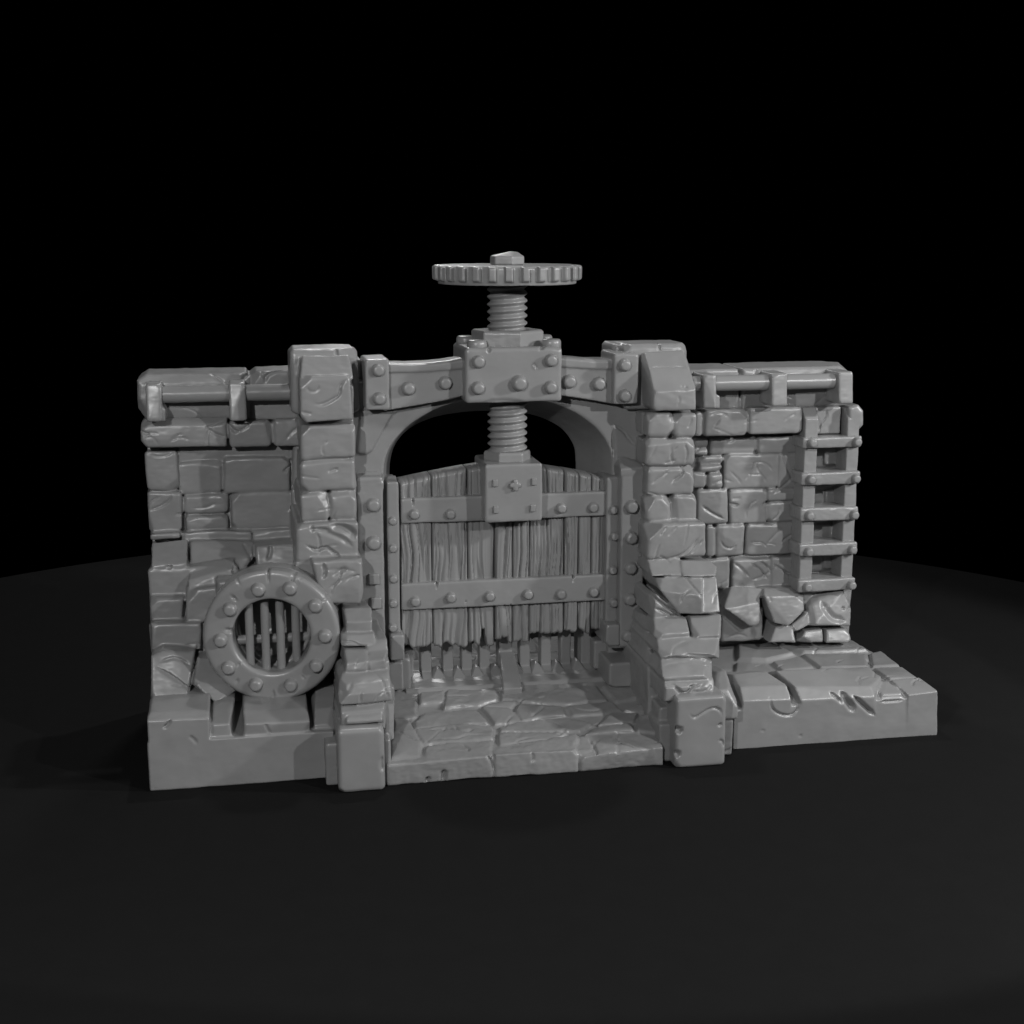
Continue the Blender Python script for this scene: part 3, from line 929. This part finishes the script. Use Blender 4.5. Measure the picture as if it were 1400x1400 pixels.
# posts
q = Part()
q.rect(489, 652, 526, 905, Y_POST, 1.75, ch=.035, chips=1, size=.05)
q.stone([(496, 660, Y_POST), (525, 658, Y_POST), (525, 670, Y_POST), (496, 672, Y_POST)], 1.75, ch=.02, chips=0, extra=[(499, 645, Y_POST + .15), (520, 644, Y_POST + .15)])
q.carve([(526, 700), (527, 770), (527, 830)], Y_POST, .02, .02)
o = q.build('post', METAL, gf, voxel=.013, amp=.007, amp2=.002)
for x, y in ((510, 690), (510.5, 742)):
    bolt(o, x, y, Y_POST, 10.3)
for x0, y0, x1, y1 in ((504, 785, 519.5, 800), (507, 817, 522, 833)):
    s = Part()
    s.rect(x0, y0, x1, y1, Y_POST - .05, Y_POST + .1, ch=.012, chips=0, jit=.002)
    s.build('stud', METAL, o, voxel=.01, its=1, amp=0, amp2=0)
q = Part()
q.rect(848, 640, 881, 884, Y_POST, 1.75, ch=.035, chips=1, size=.04)
q.stone([(848, 640, Y_POST), (881, 637, Y_POST), (881, 650, Y_POST), (848, 652, Y_POST)], 1.9, ch=.02, chips=0, extra=[(846, 622, Y_POST + .35), (868, 628, Y_POST + .3)])
o = q.build('post', METAL, gf, voxel=.013, amp=.006, amp2=.001)
for x, y, r in ((863, 692.5, 9.8), (862.5, 735, 9.5), (861.5, 776.5, 9.3), (860.5, 819, 9.3), (857.5, 869, 8.8)):
    bolt(o, x, y, Y_POST, r)
# inner guide rails
q = Part()
q.rect(530, 658, 547, 868, Y_RAIL, 2.05, ch=.03, chips=0)
q.stone([(531, 664, Y_RAIL), (546, 662, Y_RAIL), (546, 670, Y_RAIL), (531, 672, Y_RAIL)], 2.05, ch=.02, chips=0, extra=[(530, 651, Y_RAIL + .3), (541, 650, Y_RAIL + .3)])
o = q.build('guide_rail', METAL, gf, voxel=.013, amp=.005, amp2=.001)
for x, y in ((536.5, 712), (537, 749.5), (537.5, 791), (537.5, 824.5), (537, 858)):
    bolt(o, x, y, Y_RAIL, 6.4)
q = Part()
q.rect(828.5, 652, 846, 864, Y_RAIL, 2.05, ch=.03, chips=1, size=.03)
o = q.build('guide_rail', METAL, gf, voxel=.013, amp=.005, amp2=.001)
for x, y in ((838.5, 697), (840, 733), (837.5, 779), (838.5, 824)):
    bolt(o, x, y, Y_RAIL, 6.6)
# shoes of posts
for r in ((533, 868, 554, 904, 1.30, 2.0), (530, 905, 552, 945, 1.38, 2.0), (829, 854, 848, 884, 1.28, 2.0), (832, 878, 872, 886, 1.32, 1.8), (833, 906, 872, 940, 1.12, 1.9), (552, 886, 566, 928, 1.75, 2.1), (540, 900, 562, 950, 1.50, 2.1), (812, 876, 832, 915, 1.70, 2.1)):
    q = Part()
    q.rect(*r[:4], r[4], r[5], ch=.03, chips=1, size=.04)
    q.build('shoe', STONE, gf, voxel=.014, amp=.006, amp2=.001)

# ================================================================== SLUICE GATE
sg = thing('sluice_gate', (XC, 1.7, .9), 'wooden plank sluice gate with two riveted straps, hanging in the arch', 'gate')


def plank_panel():
    vs, fs = [], []
    edges = [547, 591, 640, 677, 701, 724, 772, 791, 809, 830]
    topy = [(547, 660), (600, 649), (637, 642), (662, 638), (742, 640), (776, 645), (811, 651), (830, 656)]
    bots = [882, 882, 881, 879, 878, 870, 864, 864, 862]
    xs = [t[0] for t in topy]
    rs = np.random.RandomState(5)
    y_mid = 770
    for k in range(len(edges) - 1):
        xa, xb = W(edges[k], y_mid, Y_PLK)[0], W(edges[k + 1], y_mid, Y_PLK)[0]
        g_ = .006
        n = max(8, int((xb - xa) / .009))
        u = np.linspace(xa + g_, xb - g_, n)
        ex = np.linspace(edges[k], edges[k + 1], n)
        zt_ = np.array([W(e, np.interp(e, xs, [t[1] for t in topy]), Y_PLK)[2] for e in ex])
        nb = vnoise(np.stack([u * 9, u * 0 + k, u * 0], 1)) * .045 + vnoise(np.stack([u * 26, u * 0 + k, u * 0], 1)) * .02
        if k == 3:
            nb += np.where(np.abs(ex - 690) < 5, .05, 0)
        if k == 2:
            nb += np.where(np.abs(ex - 661) < 3.2, .22, np.where(np.abs(ex - 661) < 5, .1, 0))
        zb_ = np.array([W(e, bots[k], Y_PLK)[2] for e in ex]) + nb
        rows = 130
        base = len(vs)
        off = rs.rand() * 30
        for j in range(rows):
            t = j / (rows - 1)
            z = zb_ + (zt_ - zb_) * t
            zz = z
            warp = vnoise(np.stack([u * 1.5 + off, zz * .9, u * 0 + k], 1)) * .05 + vnoise(np.stack([u * 4 + off, zz * 2.6, u * 0 + k], 1)) * .022
            s = (u + warp)
            a1 = vnoise(np.stack([s * 9 + off, zz * .25, u * 0 + 2 * k], 1))
            a2 = vnoise(np.stack([s * 24 + off, zz * .3, u * 0 + 3 * k], 1))
            a3 = vnoise(np.stack([s * 50 + off, zz * .4, u * 0 + 5 * k], 1))
            groove = np.clip(1 - np.abs(a1) * 5, 0, 1) * .030 + np.clip(1 - np.abs(a2) * 3.2, 0, 1) * .016
            y = Y_PLK + groove - a2 * .007 - a3 * .004 + .02 * (k % 3 - 1)
            edge = np.minimum(u - u[0], u[-1] - u)
            y = y + np.clip(1 - edge / .022, 0, 1) ** 2 * .035
            endr = np.minimum(t, 1 - t) * (zt_ - zb_)
            y = y + np.clip(1 - endr / .04, 0, 1) ** 2 * .04
            for i in range(n):
                vs.append((u[i], y[i], z[i]))
        for j in range(rows - 1):
            for i in range(n - 1):
                a = base + j * n + i
                fs.append((a, a + 1, a + n + 1, a + n))
        # rim loop to the back
        rim = [base + i for i in range(n)] + [base + j * n + n - 1 for j in range(1, rows)] + [base + (rows - 1) * n + i for i in range(n - 2, -1, -1)] + [base + j * n for j in range(rows - 2, 0, -1)]
        b0 = len(vs)
        for r_ in rim:
            v = vs[r_]
            vs.append((v[0], 2.0, v[2]))
        L = len(rim)
        for i in range(L):
            j = (i + 1) % L
            fs.append((rim[j], rim[i], b0 + i, b0 + j))
        # back face as strip between bottom and top rims
        fs.append(tuple(b0 + i for i in range(L)))
    me = bpy.data.meshes.new('plank_panel')
    me.from_pydata(vs, [], fs)
    smooth(me)
    me.update()
    try:
        me.set_sharp_from_angle(angle=radians(50))
    except Exception:
        pass
    o = link('plank_panel', me, sg, WOOD)
    return o


plank_panel()
q = Part()
pa, pb = W(552, 770, 1.72)[0], W(826, 770, 1.72)[0]
q.plain(pa, pb, 1.74, 1.98, W(690, 850, 1.7)[2], W(690, 665, 1.7)[2])
q.build('backing_board', WOOD, sg, voxel=0, amp=0, amp2=0)


def strap(x0, yl0, yl1, x1, yr0, yr1, bolts, notches=()):
    q = Part()
    q.rect(x0, (yl0 + yr0) / 2, x1, (yl1 + yr1) / 2, Y_BAR, 1.7, ch=.03, chips=0, jit=.004)
    for (x, y, w_, d_) in notches:
        q.carve([(x - .8, y), (x + .8, y)], Y_BAR, w_, d_, .2)
    o = q.build('strap', METAL, sg, voxel=.012, its=2, amp=.005, amp2=.001)
    for x, y in bolts:
        bolt(o, x, y, Y_BAR, 7.6, 'rivet')
    return o


strap(548, 682, 716.5, 830, 671, 706, ((566, 703), (615.5, 702.5), (767, 694.5), (810.5, 693.5)), ((565, 685, .075, .09),))
strap(548, 796, 834, 830, 787, 823, ((567.5, 822), (616, 816.8), (669, 814.8), (721.3, 812.3), (766.4, 811.8), (811, 809)), ((597.5, 798, .08, .1), (784, 789, .08, .1), (637, 823, .035, .03), (690, 832, .075, .06), (698, 832, .075, .06)))

q = Part()
q.rect(663, 634, 742, 714, Y_BOX, 2.1, ch=.03, chips=1, size=.03)
box = q.build('coupling_box', METAL, sg, voxel=.013, its=3, amp=.005, amp2=.001)
for x, y in ((677.3, 661), (730.5, 659), (678.3, 697.5), (729, 695.3)):
    s = Part()
    s.rect(x - 4, y - 5.3, x + 4, y + 5.3, Y_BOX - .03, Y_BOX + .1, ch=.012, chips=0, jit=.001)
    s.build('stud', METAL, box, voxel=.009, its=1, amp=0, amp2=0)
s = Part()
s.rect(697, 660.5, 713, 667.5, Y_BOX - .05, Y_BOX + .1, ch=.02, chips=0, jit=.002)
s.rect(701.3, 656, 708.7, 672, Y_BOX - .05, Y_BOX + .1, ch=.02, chips=0, jit=.002)
s.build('cross_stud', METAL, box, voxel=.009, its=2, amp=0, amp2=0)

# ================================================================== SCREW LIFT
zs = lambda y: W(693, y, Y_SCR)[2]
XS = W(693.5, 500, Y_SCR)[0]
sl = thing('screw_lift', (XS, Y_SCR, zs(632)), 'screw lift above the gate, toothed wheel on a threaded rod through a riveted housing', 'screw lift')
pxu = 1 / FPX * ((np.array((XS, Y_SCR, 4.8)) - CAM) @ _D)


def rod(z0, z1, r, pitch=.094, name='threaded_rod'):
    n, m_ = 64, int((z1 - z0) / .006)
    vs, fs = [], []
    for j in range(m_ + 1):
        z = z0 + (z1 - z0) * j / m_
        for i in range(n):
            t = 2 * pi * i / n
            ph = (z / pitch - t / (2 * pi)) % 1
            tri = 1 - abs(ph * 2 - 1)
            tri = min(1, max(0, (tri - .12) / .70))
            rr = r * (.84 + .16 * tri)
            vs.append((XS + rr * cos(t), Y_SCR + rr * sin(t), z))
    for j in range(m_):
        for i in range(n):
            a, b = j * n + i, j * n + (i + 1) % n
            fs.append((a, b, b + n, a + n))
    fs.append(tuple(reversed(range(n))))
    fs.append(tuple(range(m_ * n, m_ * n + n)))
    me = bpy.data.meshes.new(name)
    me.from_pydata(vs, [], fs)
    smooth(me)
    return link(name, me, sl, METAL)


rod(zs(628), zs(382), 27.3 * pxu)


def hexnut(yt, yb5, rpx, rot, name, dome=0, chips=0, bev=.025):
    q = Part()
    r = rpx * pxu
    z0, z1 = zs(yb5), zs(yt)
    pts = []
    for k in range(6):
        t = rot + k * pi / 3
        for rr, z in ((r * .96, z0), (r, z0 + bev), (r, z1 - bev), (r * .94, z1)):
            pts.append((XS + rr * cos(t), Y_SCR + rr * sin(t), z))
    if dome:
        pts.append((XS + .04, Y_SCR, z1 + dome))
        pts.append((XS + r * .55, Y_SCR - .05, z1 + dome * .9))
    q.hull(pts, chips, .06, front=False)
    return q.build(name, METAL, sl, voxel=.011, its=2, amp=.003, amp2=.001)


hexnut(450, 474, 50, -pi / 2 + .17, 'lock_nut')
hexnut(615, 634, 33, -pi / 2 + .52, 'lower_nut')
# gear wheel
q = Part()
gr = 93.6 * pxu
z0, z1 = zs(387.3), zs(362)
q.cyl((XS, Y_SCR, z0), (XS, Y_SCR, z1 - .02), gr, 72)
q.cyl((XS, Y_SCR, z1 - .03), (XS, Y_SCR, z1 + .0), gr * .985, 72)
NT = 28
for k in range(NT):
    t = 2 * pi * (k + .28) / NT
    c, s_ = cos(t), sin(t)
    pts = []
    for rr, hw, zz0, zz1 in ((gr - .06, .054, z0 + .03, z1), (gr + .07, .040, z0 + .06, z1 - .02), (gr + .045, .050, z0 + .045, z1 - .003)):
        for sg_ in (-1, 1):
            for z in (zz0, zz1):
                pts.append((XS + rr * c - sg_ * hw * s_, Y_SCR + rr * s_ + sg_ * hw * c, z))
    q.hull(pts)
gear = q.build('gear_wheel', METAL, sl, voxel=.012, its=2, amp=.003, amp2=.0008)
hexnut(349.5, 362, 24, -pi / 2 + .1, 'top_nut', dome=.055, bev=.01)
# housing
q = Part()
q.rect(636, 475, 769, 551, Y_BLK, Y_BLK + 1.05, ch=.05, chips=1, size=.05)
q.carve([(660, 550), (690, 548), (720, 551)], Y_BLK, .04, .02)
q.carve([(668, 476), (669, 482)], Y_BLK, .03, .05)
q.carve([(740, 474), (742, 478)], Y_BLK, .045, .06)
q.carve([(728, 497), (732, 500), (734, 505)], Y_BLK, .015, .02)
hs = q.build('housing', METAL, sl, voxel=.013, its=4, amp=.006, amp2=.001)
for x, y, r in ((653.7, 494.3, 9.6), (753, 492.6, 9.4), (653.2, 530.5, 9.6), (752.6, 529.4, 9.4), (709.5, 523.8, 11.3)):
    bolt(hs, x, y, Y_BLK, r)
ztop_h = W(700, 475, Y_BLK)[2]
STUD = lathe([(.125, -.06), (.125, .05), (.115, .075), (.10, .085), (.01, .085)], 28, 'Z')
STUD.materials.append(METAL)
for (x, Y_) in ((652, Y_BLK + .17), (753.5, Y_BLK + .17), (637, Y_BLK + .88), (742, Y_BLK + .88)):
    p0 = W(x, 470, Y_)
    o = bpy.data.objects.new('stud', STUD)
    COL.objects.link(o)
    o.location = (p0[0], Y_, ztop_h)
    o.parent = hs
    o.matrix_parent_inverse = hs.matrix_world.inverted()

# ================================================================== BOTTOM GRATE
bg = thing('bar_grate', (XC, 1.9, .45), 'row of square iron bars standing under the gate on a sloped sill', 'grate')
q = Part()
sx0, sx1 = W(552, 930, 1.6)[0], W(835, 915, 1.6)[0]
zA = W(690, 945, 1.40)[2]
zB = W(690, 925, 1.75)[2]
q.hull([(sx0, 1.38, .2), (sx1, 1.38, .2), (sx0, 1.38, zA), (sx1, 1.38, zA), (sx0, 1.46, zA + .09), (sx1, 1.46, zA + .09), (sx0, 1.75, zB), (sx1, 1.75, zB), (sx0, 2.2, zB - .02), (sx1, 2.2, zB - .02), (sx0, 2.2, .2), (sx1, 2.2, .2)])
# small wedge teeth between the bars
bars = [583, 613, 638.5, 663, 691, 718, 746.5, 773.5, 801]
for a_, b_ in zip(bars[:-1], bars[1:]):
    xm = (W(a_, 915, 1.95)[0] + W(b_, 915, 1.95)[0]) / 2
    q.hull([(xm - .13, 1.72, zB - .04), (xm + .13, 1.72, zB - .04), (xm - .02, 1.88, zB + .12), (xm + .02, 1.88, zB + .12), (xm - .13, 2.18, zB), (xm + .13, 2.18, zB), (xm, 2.0, zB + .14)])
q.build('sill', STONE, bg, voxel=.014, amp=.006, amp2=.001)
for x in bars:
    s = Part()
    xc = W(x, 905, 1.94)[0]
    hw = .098 if x == 691 else .072
    s.hull([(xc + sx * hw, y, z) for sx in (-1, 1) for y in (1.94, 2.14) for z in (zB - .05, 1.5)])
    if x == 691:
        a1, a2 = W(683, 893, 1.92), W(703, 891, 1.92)
        b1, b2 = W(688, 942, 1.15), W(714, 940, 1.15)
        s.hull([a1, a2, b1, b2, (a1[0], 1.92, .3), (a2[0], 1.92, .3), (b1[0], 1.15, .3), (b2[0], 1.15, .3)])
    else:
        s.hull([(xc - hw, 1.94, zB + .07), (xc + hw, 1.94, zB + .07), (xc - hw, 1.74, zB - .01), (xc + hw, 1.74, zB - .01), (xc - hw, 1.74, zB - .2), (xc + hw, 1.74, zB - .2), (xc - hw, 2.05, zB - .2), (xc + hw, 2.05, zB - .2)])
    s.build('bar', METAL, bg, voxel=.013, its=2, amp=.003, amp2=.001)

# ================================================================== LADDER
ld = thing('ladder', (W(1133, 800, 2.1)[0], 2.2, W(1133, 806, 2.1)[2]), 'short wall ladder with five bolted rungs on the right wall', 'ladder')
YR = 2.05
for (x0, x1) in ((1096.5, 1114.5), (1153.5, 1170.5)):
    q = Part()
    q.rect(x0, 572, x1, 803, YR, 2.42, ch=.015, chips=0, jit=.002)
    a_, b_ = W(x0, 690, YR)[0], W(x1, 690, YR)[0]
    z1 = W(1133, 575, YR)[2]
    z2 = W(1133, 557, YR + .12)[2]
    q.hull([(x, y, z) for x in (a_, b_) for (y, z) in ((YR, z1 - .1), (YR, z1 + .02), (YR + .14, z2), (2.45, z2), (2.45, z1 - .1))])
    q.build('side_rail', METAL, ld, voxel=.012, its=2, amp=.006, amp2=.002)
rungs = [(1097.5, 597.5, 1178.5, 613, (1110, 605.5), (1171, 604)), (1095.5, 645.5, 1176.5, 663, (1108, 655.5), (1169.3, 654)), (1094, 693.5, 1174, 712, (1106, 705), (1167, 703.5)),
         (1092.5, 742.5, 1172, 760, (1105, 754.3), (1164.5, 751)), (1091, 791.5, 1170, 808.5, (1103, 802.3), (1163.3, 799.7))]
for x0, y0, x1, y1, b1, b2 in rungs:
    q = Part()
    q.rect(x0, y0, x1, y1, 1.97, 2.38, ch=.025, chips=1, size=.03)
    o = q.build('rung', METAL, ld, voxel=.012, its=3, amp=.007, amp2=.002, scale=4)
    bolt(o, b1[0], b1[1], 1.97, 6.8, hs=1.1)
    bolt(o, b2[0], b2[1], 1.97, 6.8, hs=1.1)

# ================================================================== DRAIN OUTLET
YD = .62
dc = W(371, 871, YD)
pxd = 1 / FPX * ((np.array(dc) - CAM) @ _D)
RO, RI = 93.5 * pxd, 53 * pxd
do = thing('drain_outlet', (dc[0], dc[1], dc[2] - RO), 'round riveted drain outlet with barred opening on the left wall', 'drain')


def ring_mesh(profile, n=128):
    me = bpy.data.meshes.new('ring')
    vs, fs = [], []
    m_ = len(profile)
    for k in range(n):
        t = 2 * pi * k / n
        for r, y in profile:
            vs.append((r * cos(t), y, r * sin(t)))
    for k in range(n):
        k2 = (k + 1) % n
        for i in range(m_):
            i2 = (i + 1) % m_
            fs.append((k * m_ + i, k * m_ + i2, k2 * m_ + i2, k2 * m_ + i))
    me.from_pydata(vs, [], fs)
    bm = bmesh.new()
    bm.from_mesh(me)
    bmesh.ops.recalc_face_normals(bm, faces=bm.faces[:])
    # dents and nicks
    rs = random.Random(4)
    bm.to_mesh(me)
    bm.free()
    smooth(me)
    return me


prof = [(RI, .7), (RI, .045), (RI + .008, .018), (RI + .025, .003), (RI + .05, 0), (RI + .2, -.002), (RO - .06, 0), (RO - .035, .004), (RO - .012, .02), (RO, .045), (RO, .20), (RO - .02, .22), (RO - .02, .24), (RO - .01, .26), (RO - .01, .44), (RO - .10, .47), (RO - .10, .7)]
prof2 = []
for (a_, b_) in zip(prof, prof[1:] + prof[:1]):
    d_ = math.hypot(b_[0] - a_[0], b_[1] - a_[1])
    k_ = max(1, int(d_ / .02))
    for i in range(k_):
        prof2.append((a_[0] + (b_[0] - a_[0]) * i / k_, a_[1] + (b_[1] - a_[1]) * i / k_))
rm = ring_mesh(prof2, 320)
co = np.empty(len(rm.vertices) * 3, np.float32)
no = np.empty_like(co)
rm.vertices.foreach_get('co', co)
rm.vertices.foreach_get('normal', no)
co = co.reshape(-1, 3)
no = no.reshape(-1, 3)
co = co + no * (.005 * vnoise(co * 3 + 7) + .0015 * vnoise(co * 11))[:, None]
for (ang, rr, L, w_, dp) in ((91, RO - .03, .12, .02, .04), (69, RO - .05, .08, .03, .035), (63, RO - .06, .06, .014, .025), (131, RO - .17, .045, .03, .04), (220, RI + .06, .04, .025, .02), (270, RO - .1, .05, .02, .03), (305, RO - .2, .035, .022, .02), (330, RO - .22, .025, .02, .02), (170, RI + .03, .07, .04, .04), (232, RO - .13, .03, .022, .03), (35, RO - .04, .06, .015, .02), (118, RO - .03, .05, .015, .02)):
    t = radians(ang)
    c = np.array([cos(t), sin(t)])
    a = np.stack([co[:, 0], co[:, 2]], 1) - c * rr
    al = a @ c
    ac = a @ np.array([-c[1], c[0]])
    g_ = np.clip(1 - (np.abs(al) / L) ** 2, 0, 1) * np.clip(1 - np.abs(ac) / w_, 0, 1) * dp
    co -= no * np.where(co[:, 1] < .2, g_, 0)[:, None]
rm.vertices.foreach_set('co', co.ravel())
smooth(rm)
rm.name = 'ring'
ring = link('ring', rm, None, METAL)
ring.parent = do
ring.location = (0, 0, RO)
ring.rotation_euler = (radians(1.5), 0, radians(-8))
bpy.context.view_layer.update()
for (x, y) in ((353, 806), (397, 802.5), (431.8, 825), (445, 866), (433, 907), (397.8, 935.5), (349.3, 937), (311, 915.5), (300, 878), (313.5, 834.5)):
    o = bpy.data.objects.new('bolt', BOLT)
    COL.objects.link(o)
    o.parent = ring
    s_ = 10 * pxd / (.085 * 1.12)
    o.scale = (s_, s_, s_)
    pw = Vector(W(x, y, YD))
    lp_ = ring.matrix_world.inverted() @ pw
    o.location = (lp_.x, 0.0, lp_.z)
o = bpy.data.objects.new('drip_nub', BOLT)
COL.objects.link(o)
o.parent = ring
o.scale = (1.0, 1.3, 1.0)
o.location = ((384 - 371) * pxd, .12, -(955 - 871) * pxd * 1.03)
o.rotation_euler = (radians(-50), 0, 0)
# pipe bore and bars
q = lathe([(RI + .03, -1.5), (RI + .03, -.35), (RI - .01, -.35), (RI - .01, -1.48), (.01, -1.48)], 64)
bore = link('pipe_bore', q, do, METAL)
bore.location = (dc[0], dc[1], dc[2])
bore.matrix_parent_inverse = do.matrix_world.inverted()
for x in (341.5, 363, 383.7, 405):
    s = Part()
    a_ = W(x, 871, YD + .22)
    hh = math.sqrt(max(RI ** 2 - (a_[0] - dc[0]) ** 2, .01)) + .03
    s.cyl((a_[0], YD + .22, dc[2] - hh), (a_[0], YD + .22, dc[2] + hh), .052, 20)
    s.build('bar', METAL, do, voxel=.012, its=2, amp=.003, amp2=0)
s = Part()
s.cyl((dc[0] - RI, YD + .40, dc[2] - .13), (dc[0] + RI, YD + .40, dc[2] - .13), .06, 16)
s.build('cross_bar', METAL, do, voxel=.012, its=2, amp=.003, amp2=0)

# ================================================================== LIGHT
world = bpy.data.worlds.new('World')
SC.world = world
world.use_nodes = True
world.node_tree.nodes['Background'].inputs[0].default_value = (0, 0, 0, 1)
world.node_tree.nodes['Background'].inputs[1].default_value = 0


def lamp(kind, name, az, el, dist, power, size=.4, spot=None, blend=.25, aim=(0, 1.2, 2.2), aim_dz=0):
    d = bpy.data.lights.new(name, kind)
    d.energy = power
    c = Vector(aim)
    v = Vector((sin(radians(az)) * cos(radians(el)), -cos(radians(az)) * cos(radians(el)), sin(radians(el))))
    o = bpy.data.objects.new(name, d)
    COL.objects.link(o)
    o.location = c + v * dist
    tgt = c + Vector((0, 0, aim_dz))
    o.rotation_euler = (tgt - o.location).to_track_quat('-Z', 'Y').to_euler()
    if kind == 'AREA':
        d.size = size
    else:
        d.shadow_soft_size = size
    if spot:
        d.spot_size = radians(spot)
        d.spot_blend = blend
    return o


lamp('SPOT', 'spot_lamp', 35, 24, 18, 4550, .14, spot=53, blend=.07, aim_dz=.9)
lamp('SPOT', 'spot_lamp', -27, 22, 18, 4350, .14, spot=75)
lamp('SPOT', 'spot_lamp', 67, 24, 18, 7000, .45, spot=75)
lamp('SPOT', 'spot_lamp', 176, 72, 18, 2900, .3, spot=110)
lamp('SPOT', 'spot_lamp', 181, 37, 20, 2800, 1.6, spot=95)
lamp('AREA', 'ambient_fill', -13, 42, 32, 700, 36)  # added broad fill for ambient light on unlit faces, no visible source

# ================================================================== RENDER
SC.render.engine = 'CYCLES'
SC.cycles.max_bounces = 5
SC.cycles.use_denoising = True
SC.view_settings.view_transform = 'Standard'
SC.view_settings.look = 'None'
SC.view_settings.exposure = 0
SC.view_settings.gamma = 1
